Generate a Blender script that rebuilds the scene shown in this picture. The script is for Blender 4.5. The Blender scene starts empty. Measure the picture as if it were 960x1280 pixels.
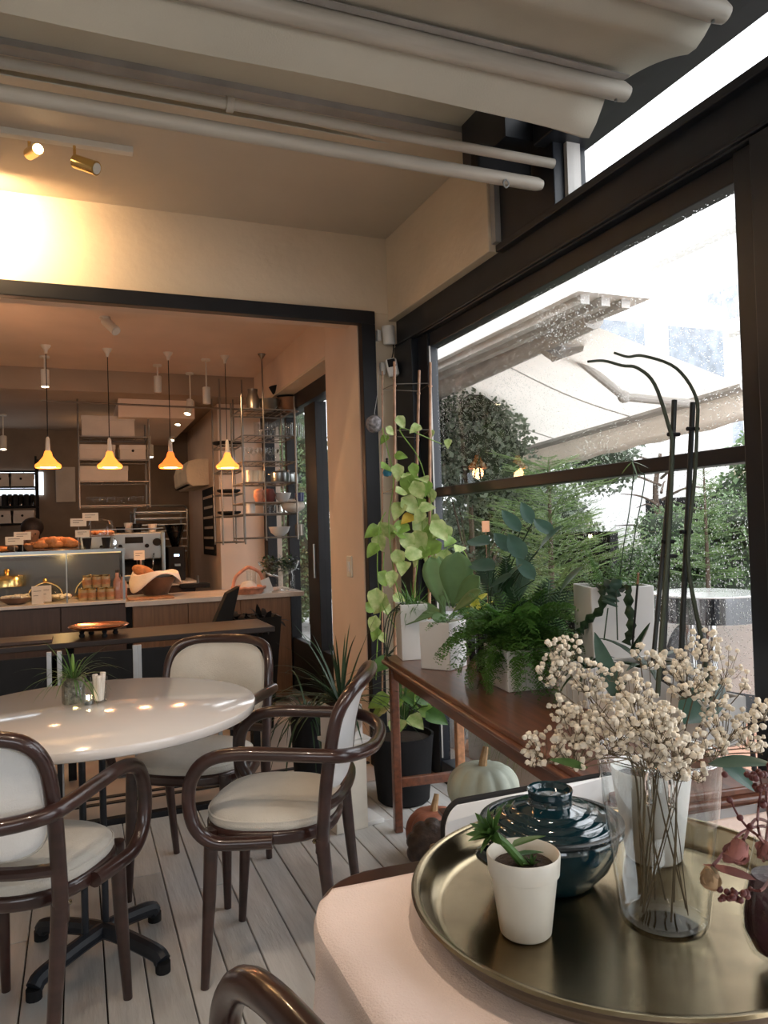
import bpy, bmesh, math, random
from math import sin, cos, pi, radians, sqrt
from mathutils import Vector, Matrix, noise
V = Vector
rnd = random.Random(11)
C = bpy.context.scene.collection
sc = bpy.context.scene

# ------------------------------------------------------------------ camera, sky, exposure
# rotation solved from the photograph's vanishing points; focal length 940 px on a 960x1280 frame
F = 940.0
ROT = Matrix(((0.92561, 0.02042, -0.37791), (-0.37736, -0.03153, -0.92553), (-0.03082, 0.99929, -0.02148)))
def _ortho():
    def d(px, py):
        return V((px-480, -(py-640), -F)).normalized()
    Y = d(97, 672); X = d(2785, 590); X = (X-Y*X.dot(Y)).normalized(); Z = X.cross(Y)
    return Matrix((X, Y, Z))
ROT = _ortho()
EYE = V((0, 0, 1.3))
cd = bpy.data.cameras.new('camera'); cam = bpy.data.objects.new('camera', cd); C.objects.link(cam)
cd.sensor_fit = 'HORIZONTAL'; cd.sensor_width = 36.0; cd.lens = 36.0*F/960; cd.clip_start = 0.02
cam.matrix_world = Matrix.Translation(EYE) @ ROT.to_4x4()
sc.camera = cam
SKY = 3.6
w = bpy.data.worlds.new('world'); sc.world = w; w.use_nodes = True
nt = w.node_tree; nt.nodes.clear()
o_ = nt.nodes.new('ShaderNodeOutputWorld'); b_ = nt.nodes.new('ShaderNodeBackground')
tc = nt.nodes.new('ShaderNodeTexCoord'); ns = nt.nodes.new('ShaderNodeTexNoise'); cr_ = nt.nodes.new('ShaderNodeValToRGB')
ns.inputs['Scale'].default_value = 1.5; ns.inputs['Detail'].default_value = 3
cr_.color_ramp.elements[0].color = (.86, .92, 1, 1); cr_.color_ramp.elements[1].color = (.98, .99, 1, 1)
nt.links.new(tc.outputs['Generated'], ns.inputs['Vector']); nt.links.new(ns.outputs['Fac'], cr_.inputs['Fac'])
nt.links.new(cr_.outputs['Color'], b_.inputs['Color']); b_.inputs['Strength'].default_value = SKY
nt.links.new(b_.outputs[0], o_.inputs[0])
vs = sc.view_settings; vs.view_transform = 'Standard'; vs.look = 'None'; vs.gamma = 1; vs.use_curve_mapping = False
vs.exposure = 0.28
def portal(loc, rot, sx, sy):
    l = bpy.data.lights.new('window_portal', 'AREA'); l.shape = 'RECTANGLE'; l.size = sx; l.size_y = sy
    l.cycles.is_portal = True
    o = bpy.data.objects.new('window_portal', l); C.objects.link(o); o.location = loc; o.rotation_euler = rot
portal((1.9, 1.0, 1.3), (0, pi/2, 0), 2.9, 5.6)
portal((-1.5, -2.75, 1.55), (pi/2, 0, 0), 2.9, 1.1)
def lamp(kind, loc, W, col=(1, .62, .32), r=.03, tgt=None, ang=60, blend=.6):
    l = bpy.data.lights.new('lamp_or_fill', kind); l.energy = W; l.color = col; l.shadow_soft_size = r
    o = bpy.data.objects.new('lamp_or_fill', l); C.objects.link(o); o.location = loc
    if kind == 'SPOT':
        l.spot_size = radians(ang); l.spot_blend = blend
        o.rotation_euler = (V(tgt)-V(loc)).to_track_quat('-Z', 'Y').to_euler()
    return o

# ------------------------------------------------------------------ helpers
def at(px, py, x=None, y=None, z=None):
    r = ROT @ V((px-480, -(py-640), -F))
    if z is not None: t = (z-EYE.z)/r.z
    elif y is not None: t = y/r.y
    else: t = x/r.x
    return EYE + r*t
def crv(pts, k=6, closed=False):
    pts = [V(p) for p in pts]; n = len(pts); out = []
    rng = range(n) if closed else range(n-1)
    for i in rng:
        p0 = pts[(i-1) % n] if (closed or i > 0) else pts[0]*2-pts[1]
        p1 = pts[i]; p2 = pts[(i+1) % n]
        p3 = pts[(i+2) % n] if (closed or i < n-2) else pts[-1]*2-pts[-2]
        for j in range(k):
            t = j/k
            out.append(.5*((2*p1)+(p2-p0)*t+(2*p0-5*p1+4*p2-p3)*t*t+(3*p1-p0-3*p2+p3)*t**3))
    if not closed: out.append(pts[-1])
    return out
class MB:
    def __init__(s): s.v = []; s.f = []
    def add(s, vs, fs):
        o = len(s.v); s.v += [tuple(v) for v in vs]; s.f += [tuple(i+o for i in f) for f in fs]; return s
    def box(s, x0, y0, z0, x1, y1, z1):
        return s.add([(x0,y0,z0),(x1,y0,z0),(x1,y1,z0),(x0,y1,z0),(x0,y0,z1),(x1,y0,z1),(x1,y1,z1),(x0,y1,z1)],
                     [(0,3,2,1),(4,5,6,7),(0,1,5,4),(1,2,6,5),(2,3,7,6),(3,0,4,7)])
    def ob(s, c, sz, R):
        hx, hy, hz = sz[0]/2, sz[1]/2, sz[2]/2; c = V(c)
        vs = [c+R@V((a*hx, b*hy, d*hz)) for d in (-1, 1) for a, b in ((-1,-1),(1,-1),(1,1),(-1,1))]
        return s.add(vs, [(0,3,2,1),(4,5,6,7),(0,1,5,4),(1,2,6,5),(2,3,7,6),(3,0,4,7)])
    def tube(s, pts, r, n=8, closed=False, fl=1.0):
        pts = [V(p) for p in pts]; m = len(pts)
        rr = r if isinstance(r, (list, tuple)) else [r]*m
        if len(rr) != m: rr = [rr[0]+(rr[-1]-rr[0])*i/(m-1) for i in range(m)]
        T = []
        for i in range(m):
            a = pts[(i-1) % m] if (closed or i) else pts[0]
            b = pts[(i+1) % m] if (closed or i < m-1) else pts[-1]
            T.append((b-a).normalized())
        ref = V((0,0,1)) if abs(T[0].z) < .9 else V((1,0,0))
        N = (ref - T[0]*ref.dot(T[0])).normalized(); vs = []
        for i in range(m):
            N = (N - T[i]*N.dot(T[i])).normalized(); B = T[i].cross(N)
            for j in range(n):
                a = 2*pi*j/n; vs.append(pts[i]+(N*cos(a)+B*sin(a)*fl)*rr[i])
        fs = []
        for i in range(m if closed else m-1):
            k = (i+1) % m
            for j in range(n):
                l = (j+1) % n; fs.append((i*n+j, i*n+l, k*n+l, k*n+j))
        if not closed: fs += [tuple(range(n))[::-1], tuple(range((m-1)*n, m*n))]
        return s.add(vs, fs)
    def cyl(s, a, b, r, n=16, r2=None): return s.tube([a, b], [r, r if r2 is None else r2], n)
    def lathe(s, prof, c=(0,0,0), n=28, a0=0, sq=None):
        vs = []; fs = []; m = len(prof); c = V(c)
        for (r, z) in prof:
            for j in range(n):
                a = 2*pi*j/n + a0; k = 1
                if sq: k = (abs(cos(a))**sq+abs(sin(a))**sq)**(-1/sq)
                vs.append(c+V((r*k*cos(a), r*k*sin(a), z)))
        for i in range(m-1):
            for j in range(n):
                l = (j+1) % n; fs.append((i*n+j, i*n+l, (i+1)*n+l, (i+1)*n+j))
        if prof[0][0] > 1e-6: fs.append(tuple(range(n))[::-1])
        if prof[-1][0] > 1e-6: fs.append(tuple(range((m-1)*n, m*n)))
        return s.add(vs, fs)
    def prism(s, pts, z0, z1):
        n = len(pts); vs = [(p[0], p[1], z0) for p in pts]+[(p[0], p[1], z1) for p in pts]
        return s.add(vs, [tuple(range(n))[::-1], tuple(range(n, 2*n))]+[(i, (i+1) % n, n+(i+1) % n, n+i) for i in range(n)])
    def ball(s, c, r, n=8, m=5, sx=1, sy=1, sz=1, jit=0):
        c = V(c); vs = [c+V((0,0,-r*sz))]; fs = []
        for i in range(1, m):
            t = -pi/2+pi*i/m
            for j in range(n):
                a = 2*pi*j/n; q = 1+(rnd.uniform(-jit, jit) if jit else 0)
                vs.append(c+V((cos(a)*cos(t)*r*sx*q, sin(a)*cos(t)*r*sy*q, sin(t)*r*sz*q)))
        vs.append(c+V((0,0,r*sz))); L = len(vs)-1
        for j in range(n):
            l = (j+1) % n; fs.append((0, 1+l, 1+j)); fs.append((L, L-n+j, L-n+l))
            for i in range(m-2): fs.append((1+i*n+j, 1+i*n+l, 1+(i+1)*n+l, 1+(i+1)*n+j))
        return s.add(vs, fs)
    def grid(s, fn, nu, nv, cu=False):
        vs = [fn(i/(nu if cu else nu-1), j/(nv-1)) for j in range(nv) for i in range(nu)]; fs = []
        for j in range(nv-1):
            for i in range(nu if cu else nu-1):
                k = (i+1) % nu; fs.append((j*nu+i, j*nu+k, (j+1)*nu+k, (j+1)*nu+i))
        return s.add(vs, fs)
    def blade(s, base, d, L, w, droop=.5, n=5, side=None, tip=.1, up=V((0,0,1)), fold=0):
        base = V(base); d = V(d).normalized(); p = base.copy(); sd = side or d.cross(up)
        if sd.length < 1e-4: sd = V((1,0,0))
        sd.normalize(); vs = []
        for i in range(n+1):
            t = i/n; ww = w*(min(1, .45+t*3)*(1-t)**.6 if i < n else tip*0)*.5
            nn = sd.cross(d).normalized()
            vs += [p-sd*ww, p+nn*(-fold*ww), p+sd*ww]
            d = (d+V((0,0,-droop/n))).normalized(); p = p+d*(L/n)
        fs = []
        for i in range(n): a = 3*i; fs += [(a, a+1, a+4, a+3), (a+1, a+2, a+5, a+4)]
        return s.add(vs, fs)
    def mesh(s, name, m, smooth=True):
        me = bpy.data.meshes.new(name); me.from_pydata(s.v, [], s.f)
        if smooth: me.polygons.foreach_set('use_smooth', [True]*len(me.polygons))
        me.materials.append(m); me.update(); return me
def setp(o, label=None, cat=None, group=None, kind=None):
    if label: o['label'] = label
    if cat: o['category'] = cat
    if group: o['group'] = group
    if kind: o['kind'] = kind
    return o
def ob(name, mb, m, parent=None, smooth=True, bev=0, seg=2, loc=None, sub=0, solid=0, kind=None, label=None, ang=35, off=0):
    me = mb if isinstance(mb, bpy.types.Mesh) else mb.mesh(name, m, smooth)
    o = bpy.data.objects.new(name, me); C.objects.link(o)
    if parent: o.parent = parent
    if loc is not None: o.location = loc
    if smooth and not isinstance(mb, bpy.types.Mesh):
        me.set_sharp_from_angle(angle=radians(ang))
    if solid: md = o.modifiers.new('thick', 'SOLIDIFY'); md.thickness = solid; md.offset = off
    if bev: md = o.modifiers.new('bevel', 'BEVEL'); md.width = bev; md.segments = seg; md.limit_method = 'ANGLE'; md.angle_limit = radians(40)
    if sub: md = o.modifiers.new('sub', 'SUBSURF'); md.levels = sub; md.render_levels = sub
    if kind: o['kind'] = kind
    if label: o['label'] = label
    return o
def thing(name, label, cat, loc=(0,0,0), rz=0, group=None):
    o = bpy.data.objects.new(name, None); C.objects.link(o); o.empty_display_size = .05
    o.location = loc; o.rotation_euler = (0, 0, rz)
    return setp(o, label, cat, group)
def one(name, mb, m, label, cat, loc=(0,0,0), rz=0, group=None, **k):
    o = ob(name, mb, m, None, loc=loc, **k); o.rotation_euler = (0, 0, rz)
    return setp(o, label, cat, group)
def struct(name, mb, m, parent=None, **k):
    o = ob(name, mb, m, parent, **k); o['kind'] = 'structure'; return o
def dup(root, loc=None, rz=None, label=None, group=None, scale=None):
    def cp(o, par):
        c = o.copy(); C.objects.link(c); c.parent = par
        for ch in o.children: cp(ch, c)
        return c
    r = cp(root, None)
    if loc is not None: r.location = loc
    if rz is not None: r.rotation_euler = (0, 0, rz)
    if scale: r.scale = scale
    if label: r['label'] = label
    if group: r['group'] = group
    return r
def inst(name, me, parent, loc, R=None, s=1.0):
    o = bpy.data.objects.new(name, me); C.objects.link(o); o.parent = parent
    m = Matrix.Translation(V(loc)) @ (R.to_4x4() if R else Matrix.Identity(4)) @ Matrix.Diagonal((s, s, s, 1) if not isinstance(s, tuple) else (*s, 1))
    o.matrix_local = m
    return o
def frame(d, up=V((0,0,1)), roll=0):          # local +Y -> d, +Z -> near up
    y = V(d).normalized(); x = y.cross(V(up))
    if x.length < 1e-3: x = V((1,0,0))
    x.normalize(); z = x.cross(y)
    R = Matrix((x, y, z)).transposed()
    return R @ Matrix.Rotation(roll, 3, 'Y') if roll else R

# ------------------------------------------------------------------ materials
def N(t, k, **kw):
    n = t.nodes.new(k)
    for a, b in kw.items(): setattr(n, a, b)
    return n
def mat(name, col, rough=.5, metal=0, var=.08, sc_=6, bump=0, bs=60, spec=.5, stretch=None, col2=None, coat=0, sheen=0, trans=0, emit=None, es=0, sss=0, alpha=1):
    m = bpy.data.materials.new(name); m.use_nodes = True; t = m.node_tree
    p = t.nodes['Principled BSDF']; L = t.links.new
    tcn = N(t, 'ShaderNodeTexCoord'); mp = N(t, 'ShaderNodeMapping'); L(tcn.outputs['Object'], mp.inputs['Vector'])
    if stretch: mp.inputs['Scale'].default_value = stretch
    nz = N(t, 'ShaderNodeTexNoise'); nz.inputs['Scale'].default_value = sc_; nz.inputs['Detail'].default_value = 5
    L(mp.outputs[0], nz.inputs['Vector'])
    cr = N(t, 'ShaderNodeValToRGB'); c2 = col2 or tuple(min(1, c*(1+var)) for c in col)
    cr.color_ramp.elements[0].position = .3; cr.color_ramp.elements[1].position = .7
    c1 = col if col2 else tuple(c*(1-var) for c in col)
    cr.color_ramp.elements[0].color = (*c1, 1); cr.color_ramp.elements[1].color = (*c2, 1)
    L(nz.outputs['Fac'], cr.inputs['Fac']); L(cr.outputs['Color'], p.inputs['Base Color'])
    p.inputs['Roughness'].default_value = rough; p.inputs['Metallic'].default_value = metal
    p.inputs['Specular IOR Level'].default_value = spec
    if coat: p.inputs['Coat Weight'].default_value = coat; p.inputs['Coat Roughness'].default_value = .08
    if sheen: p.inputs['Sheen Weight'].default_value = sheen
    if bump:
        bn = N(t, 'ShaderNodeTexNoise'); bn.inputs['Scale'].default_value = bs; bn.inputs['Detail'].default_value = 4
        L(mp.outputs[0], bn.inputs['Vector']); bp = N(t, 'ShaderNodeBump'); bp.inputs['Strength'].default_value = bump
        bp.inputs['Distance'].default_value = .01; L(bn.outputs['Fac'], bp.inputs['Height']); L(bp.outputs[0], p.inputs['Normal'])
    if emit: p.inputs['Emission Color'].default_value = (*emit, 1); p.inputs['Emission Strength'].default_value = es
    if trans:
        tr = N(t, 'ShaderNodeBsdfTranslucent'); mx = N(t, 'ShaderNodeMixShader'); mx.inputs[0].default_value = trans
        L(cr.outputs['Color'], tr.inputs['Color']); L(p.outputs[0], mx.inputs[1]); L(tr.outputs[0], mx.inputs[2])
        L(mx.outputs[0], t.nodes['Material Output'].inputs['Surface'])
    return m
def glass(name, tint=(1,1,1), rough=0.0, ior=1.5, drops=False, gl=1.0, dens=.0):
    m = bpy.data.materials.new(name); m.use_nodes = True; t = m.node_tree; t.nodes.remove(t.nodes['Principled BSDF']); L = t.links.new
    tr = N(t, 'ShaderNodeBsdfTransparent'); tr.inputs[0].default_value = (*tint, 1)
    g = N(t, 'ShaderNodeBsdfGlossy'); g.inputs['Roughness'].default_value = rough; g.inputs['Color'].default_value = (gl, gl, gl, 1)
    fr = N(t, 'ShaderNodeFresnel'); fr.inputs['IOR'].default_value = ior
    ge = N(t, 'ShaderNodeNewGeometry'); iv = N(t, 'ShaderNodeMath', operation='SUBTRACT'); iv.inputs[0].default_value = 1; L(ge.outputs['Backfacing'], iv.inputs[1])
    fm = N(t, 'ShaderNodeMath', operation='MULTIPLY'); L(fr.outputs[0], fm.inputs[0]); L(iv.outputs[0], fm.inputs[1])
    mx = N(t, 'ShaderNodeMixShader'); L(fm.outputs[0], mx.inputs[0]); L(tr.outputs[0], mx.inputs[1]); L(g.outputs[0], mx.inputs[2])
    out = mx
    if drops:
        tcn = N(t, 'ShaderNodeTexCoord'); vo = N(t, 'ShaderNodeTexVoronoi'); vo.inputs['Scale'].default_value = 170
        L(tcn.outputs['Object'], vo.inputs['Vector'])
        nz = N(t, 'ShaderNodeTexNoise'); nz.inputs['Scale'].default_value = 3.5; L(tcn.outputs['Object'], nz.inputs['Vector'])
        sepc = N(t, 'ShaderNodeSeparateColor'); L(vo.outputs['Color'], sepc.inputs[0])
        mu = N(t, 'ShaderNodeMath', operation='MULTIPLY'); L(sepc.outputs[0], mu.inputs[0]); L(nz.outputs['Fac'], mu.inputs[1])
        mu2 = N(t, 'ShaderNodeMath', operation='MULTIPLY'); mu2.inputs[1].default_value = .88; L(mu.outputs[0], mu2.inputs[0])
        lt = N(t, 'ShaderNodeMath', operation='LESS_THAN'); L(vo.outputs['Distance'], lt.inputs[0]); L(mu2.outputs[0], lt.inputs[1])
        rf = N(t, 'ShaderNodeBsdfRefraction'); rf.inputs['IOR'].default_value = 1.33; rf.inputs['Roughness'].default_value = .1
        bp = N(t, 'ShaderNodeBump'); bp.inputs['Distance'].default_value = .02; bp.inputs['Strength'].default_value = 1; bp.invert = True
        L(vo.outputs['Distance'], bp.inputs['Height']); L(bp.outputs[0], rf.inputs['Normal'])
        wm = N(t, 'ShaderNodeMath', operation='MULTIPLY'); wm.inputs[1].default_value = .6; lt2 = N(t, 'ShaderNodeMath', operation='MULTIPLY'); L(lt.outputs[0], lt2.inputs[0]); L(iv.outputs[0], lt2.inputs[1]); L(lt2.outputs[0], wm.inputs[0])
        m2 = N(t, 'ShaderNodeMixShader'); L(wm.outputs[0], m2.inputs[0]); L(mx.outputs[0], m2.inputs[1]); L(rf.outputs[0], m2.inputs[2])
        out = m2
    L(out.outputs[0], t.nodes['Material Output'].inputs['Surface'])
    return m
K = {}
K['wall'] = mat('cream_plaster', (.70, .57, .42), .85, var=.05, sc_=3, bump=.25, bs=25)
K['wallw'] = mat('white_plaster', (.74, .70, .62), .85, var=.05, sc_=3, bump=.2, bs=25)
K['ceil'] = mat('ceiling_plaster', (.58, .49, .38), .9, var=.06, sc_=2, bump=.15, bs=20)
K['wallpink'] = mat('warm_plaster', (.66, .52, .42), .85, var=.06, sc_=3, bump=.1, bs=20)
K['graybeam'] = mat('grey_render', (.32, .30, .28), .8, var=.12, sc_=8, bump=.2)
K['black'] = mat('black_metal', (.014, .017, .023), .38, var=.15, sc_=10, spec=.4)
K['blackmat'] = mat('black_matte', (.012, .012, .013), .75, var=.2, spec=.2)
K['frame'] = mat('dark_frame', (.013, .013, .015), .5, var=.15, spec=.25)
K['plank'] = mat('white_boards', (.56, .55, .53), .55, var=.12, sc_=3, stretch=(6, .8, 6), bump=.25, bs=12)
K['plank2'] = mat('white_boards_worn', (.50, .49, .47), .55, var=.14, sc_=3, stretch=(6, .8, 6), bump=.25, bs=12)
K['gap'] = mat('dark_gap', (.03, .028, .026), .9)
K['floorin'] = mat('beige_floor', (.52, .44, .38), .4, var=.08, sc_=2)
K['bent'] = mat('bentwood', (.034, .013, .010), .28, var=.35, sc_=8, stretch=(1, 1, 4), coat=.5, spec=.5)
K['wood'] = mat('mahogany', (.13, .045, .022), .32, var=.4, sc_=7, stretch=(8, .8, 8), coat=.3)
K['woodl'] = mat('honey_wood', (.40, .19, .09), .4, var=.3, sc_=7, stretch=(8, .8, 8), coat=.2)
K['oak'] = mat('oak_panel', (.17, .085, .042), .5, var=.22, sc_=6, stretch=(14, 14, .8))
K['oakd'] = mat('dark_oak_panel', (.055, .028, .018), .5, var=.22, sc_=6, stretch=(14, 14, .8))
K['fabric'] = mat('cream_fabric', (.60, .565, .50), .9, var=.08, sc_=9, bump=.3, bs=260, sheen=.3)
K['fabricw'] = mat('white_fabric', (.78, .78, .77), .85, var=.05, sc_=9, bump=.15, bs=260)
K['cloth'] = mat('pink_linen', (.86, .71, .65), .9, var=.07, sc_=5, bump=.35, bs=330, sheen=.2)
K['roof'] = mat('awning_canvas', (.53, .49, .40), .85, var=.06, sc_=4, bump=.15, bs=200, trans=.14)
K['tube'] = mat('painted_tube', (.40, .36, .30), .55, var=.15, sc_=9, stretch=(.3, 4, 4))
K['white'] = mat('white_lacquer', (.80, .80, .79), .12, var=.02, coat=.5)
K['wtop'] = mat('white_tabletop', (.72, .67, .63), .13, var=.03, sc_=2, coat=.4)
K['wpot'] = mat('white_ceramic', (.66, .655, .64), .35, var=.06, sc_=5, bump=.04)
K['cpot'] = mat('cream_ceramic', (.66, .62, .54), .35, var=.06, sc_=12)
K['brass'] = mat('aged_brass', (.24, .185, .11), .22, 1, col2=(.42, .34, .21), sc_=9, bump=.10, bs=9)
K['brassr'] = mat('polished_brass', (.75, .52, .2), .2, 1, var=.15)
K['copper'] = mat('copper', (.75, .36, .2), .18, 1, var=.15)
K['steel'] = mat('steel', (.30, .31, .30), .3, 1, var=.1)
K['chrome'] = mat('chrome', (.8, .8, .8), .06, 1, var=.04)
K['wire'] = mat('wire_metal', (.22, .19, .16), .35, .8, var=.1)
K['teal'] = mat('teal_glaze', (.003, .022, .030), .08, var=.35, sc_=6, coat=.8, spec=.6)
K['tealr'] = mat('dark_glaze', (.012, .018, .020), .25, var=.3)
K['soil'] = mat('soil', (.035, .022, .015), .95, var=.4, sc_=60, bump=1, bs=150)
K['petal'] = mat('dried_blossom', (.74, .66, .53), .9, var=.25, sc_=60)
K['twig'] = mat('dry_stem', (.12, .09, .05), .8, var=.3)
K['twiggreen'] = mat('dark_green_stem', (.035, .045, .025), .6, var=.3)
K['stick'] = mat('black_stick', (.012, .015, .014), .5, var=.3)
K['bamboo'] = mat('bamboo', (.36, .20, .12), .5, var=.3, sc_=9, stretch=(1, 1, 3))
K['plant'] = mat('leaf_green', (.07, .155, .035), .45, var=.35, sc_=18, trans=.25)
K['plantl'] = mat('leaf_bright', (.22, .36, .07), .45, var=.4, sc_=18, trans=.35)
K['pothos'] = mat('leaf_variegated', (.22, .38, .08), .4, col2=(.62, .66, .32), sc_=28, trans=.3)
K['plantd'] = mat('leaf_dark', (.022, .055, .022), .45, var=.35, sc_=14, trans=.1)
K['blue'] = mat('leaf_bluegreen', (.055, .12, .09), .35, var=.25, sc_=14, trans=.15)
K['kal'] = mat('leaf_kalanchoe', (.13, .24, .09), .5, var=.25, sc_=7, trans=.15)
K['fern'] = mat('fern_green', (.08, .19, .035), .5, var=.4, sc_=12, trans=.3)
K['hedge'] = mat('hedge_leaf', (.13, .20, .09), .6, var=.5, sc_=4, trans=.3)
K['tree'] = mat('grey_tree_leaf', (.16, .20, .14), .6, var=.5, sc_=3, trans=.3)
K['fir'] = mat('fir_needles', (.20, .31, .11), .6, var=.4, sc_=4, trans=.3)
K['bark'] = mat('bark', (.10, .07, .05), .9, var=.3, bump=.5)
K['yel'] = mat('yellow_leaf', (.62, .42, .05), .5, var=.2, trans=.3)
K['pane'] = glass('window_glass', drops=True, gl=.6)
K['panec'] = glass('clear_pane', gl=.5)
K['vase'] = glass('vase_glass', (.97, .98, .975), .02, 1.6)
K['smoke'] = glass('smoke_glass', (.12, .13, .13), .05)
K['purple'] = mat('dark_purple_filling', (.05, .015, .025), .35, var=.5, sc_=60, bump=.4)
K['pumpkin'] = mat('pale_pumpkin', (.40, .44, .36), .5, var=.2, sc_=8)
K['pumpr'] = mat('brown_pumpkin', (.26, .09, .05), .55, var=.3, sc_=12, bump=.3)
K['pumpd'] = mat('dark_pumpkin', (.05, .03, .022), .55, var=.5, sc_=40, bump=.6)
K['stemp'] = mat('pumpkin_stem', (.38, .24, .12), .8, var=.3, sc_=30)
K['rose'] = mat('dried_rose', (.24, .09, .075), .8, var=.4, sc_=40)
K['rosey'] = mat('dried_yellow_rose', (.30, .19, .10), .8, var=.4, sc_=40)
K['berry'] = mat('dark_berry', (.10, .02, .018), .45, var=.3)
K['bluebulb'] = mat('blue_glass_drop', (.02, .18, .32), .1, var=.3, coat=.5)
K['stonegray'] = mat('mottled_grey', (.28, .26, .27), .7, var=.6, sc_=45, bump=.8, bs=50)
K['bakery'] = mat('baked_crust', (.42, .16, .05), .6, var=.4, sc_=20, bump=.6, bs=60)
K['cream'] = mat('cream_topping', (.72, .62, .48), .7, var=.15, bump=.5)
K['card'] = mat('paper_card', (.75, .62, .48), .8, var=.04)
K['ink'] = mat('ink', (.05, .035, .03), .8)
K['paper'] = mat('cardboard_white', (.50, .44, .38), .8, var=.1)
K['linenw'] = mat('white_napkin', (.78, .68, .60), .9, var=.06, bump=.2)
K['bowlw'] = mat('wooden_bowl', (.14, .07, .04), .5, var=.3, sc_=10)
K['jar'] = mat('honey_jar', (.42, .27, .12), .2, var=.3, coat=.4)
K['pinkpl'] = mat('pink_wicker', (.55, .23, .14), .5, var=.25, sc_=30)
K['marble'] = mat('pale_stone_top', (.56, .48, .42), .25, var=.12, sc_=6)
K['terra'] = mat('terracotta_paving', (.50, .27, .18), .6, var=.2, sc_=3)
K['asphalt'] = mat('grey_paving', (.30, .30, .29), .7, var=.2, sc_=5)
K['facade'] = mat('pale_facade', (.86, .85, .83), .8, var=.04)
K['facadec'] = mat('cream_facade', (.70, .64, .48), .8, var=.05)
K['winglass'] = mat('far_window', (.26, .29, .33), .15, var=.3)
K['awn'] = mat('white_awning', (.88, .82, .75), .8, var=.03, trans=.36)
K['awnm'] = mat('awning_metal', (.50, .48, .45), .5, var=.1)
K['corr'] = mat('galvanised', (.48, .50, .52), .4, .6, var=.12)
K['skin'] = mat('skin', (.42, .23, .15), .6, var=.1)
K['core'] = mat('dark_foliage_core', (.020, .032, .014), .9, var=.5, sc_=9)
K['darkwood'] = mat('dark_stained_wood', (.022, .013, .010), .4, var=.3)
K['dchrome'] = mat('dark_chrome', (.22, .22, .23), .08, 1)
K['hair'] = mat('dark_hair', (.02, .012, .01), .6, var=.3, sc_=80)
K['cardb'] = mat('brown_tag', (.50, .24, .12), .8, var=.1)
def em(name, col, s):
    m = bpy.data.materials.new(name); m.use_nodes = True; p = m.node_tree.nodes['Principled BSDF']
    p.inputs['Base Color'].default_value = (*col, 1); p.inputs['Emission Color'].default_value = (*col, 1); p.inputs['Emission Strength'].default_value = s
    return m
K['bulb'] = em('bulb_glow', (1, .78, .45), 14)
K['shade'] = em('amber_shade', (1, .33, .05), 1.3)
K['spotem'] = em('spot_glow', (1, .80, .52), 16)
K['led'] = em('led_display', (.5, .75, 1), 3)
K['daywin'] = em('bright_far_window', (.8, .9, 1), 2.2)

def rglass(name, col=(1, 1, 1)):
    m = bpy.data.materials.new(name); m.use_nodes = True; p = m.node_tree.nodes['Principled BSDF']
    p.inputs['Base Color'].default_value = (*col, 1); p.inputs['Transmission Weight'].default_value = 1; p.inputs['Roughness'].default_value = .02; p.inputs['IOR'].default_value = 1.45; return m
K['solidglass'] = rglass('solid_glass')
ORD = ['first', 'second', 'third', 'fourth', 'fifth', 'sixth', 'seventh', 'eighth', 'ninth', 'tenth', 'eleventh', 'twelfth']
# ------------------------------------------------------------------ the setting: terrace room
fl = struct('floor', MB().box(-3.2, -2.6, -.12, 1.8, 3.66, -.022), K['gap'], smooth=False)
pw = .1125; x = -3.1; ci = 0
while x < 1.68:
    ys = [-2.55]; y = -2.55+rnd.uniform(.5, 2.0)
    while y < 3.2: ys.append(y); y += rnd.uniform(1.7, 2.4)
    ys.append(3.65)
    for a, b in zip(ys[:-1], ys[1:]):
        ob('plank', MB().box(x+.0022, a+.0015, -.022, min(x+pw-.0022, 1.7), b-.0025, rnd.uniform(-.0015, 0)), K['plank' if rnd.random() < .6 else 'plank2'], fl, smooth=False, bev=.002, seg=1)
    x += pw; ci += 1
struct('floor', MB().box(-3.2, 3.66, -.12, 2.0, 9.2, 0), K['floorin'], smooth=False)
struct('trim_7', MB().box(-3.2, 3.655, -.02, .95, 3.70, .022), K['frame'], smooth=False, bev=.003)
# walls
struct('wall_back', MB().box(-3.2, 3.90, 2.51, 1.8, 3.96, 3.05).box(1.556, 3.90, 0, 1.8, 3.96, 2.51), K['wall'], smooth=False, bev=.006)
struct('wall_left', MB().box(-3.3, -2.6, 0, -3.2, 3.9, 2.96), K['wallw'], smooth=False)
struct('wall_rear', MB().box(-3.3, -2.7, 0, 1.8, -2.6, .95).box(-3.3, -2.7, 2.17, 1.8, -2.6, 2.96).box(.03, -2.7, .95, 1.8, -2.6, 2.17), K['wallw'], smooth=False)
w5 = struct('window_5', MB().box(-3.2, -2.68, .95, .03, -2.62, 1.0).box(-3.2, -2.68, 2.12, .03, -2.62, 2.17), K['black'], smooth=False)
for x_ in (-3.2, -1.6, -.04): ob('frame_post', MB().box(x_, -2.68, 1.0, x_+.07, -2.62, 2.12), K['black'], w5, smooth=False)
ob('pane', MB().box(-3.2, -2.652, 1.0, .03, -2.648, 2.12), K['panec'], w5, smooth=False)
struct('ceiling', MB().box(-3.2, 2.80, 2.94, 1.66, 3.90, 3.05), K['ceil'], smooth=False)
struct('wall_right', MB().box(1.652, 2.772, 2.47, 1.82, 3.90, 2.94), K['wall'], smooth=False, bev=.005)
struct('trim_2', MB().box(-3.2, 2.74, 2.945, 1.82, 2.798, 3.4), K['graybeam'], smooth=False)
struct('trim_3', MB().box(1.665, 2.735, 2.50, 1.82, 2.77, 2.945), K['graybeam'], smooth=False)
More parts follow.
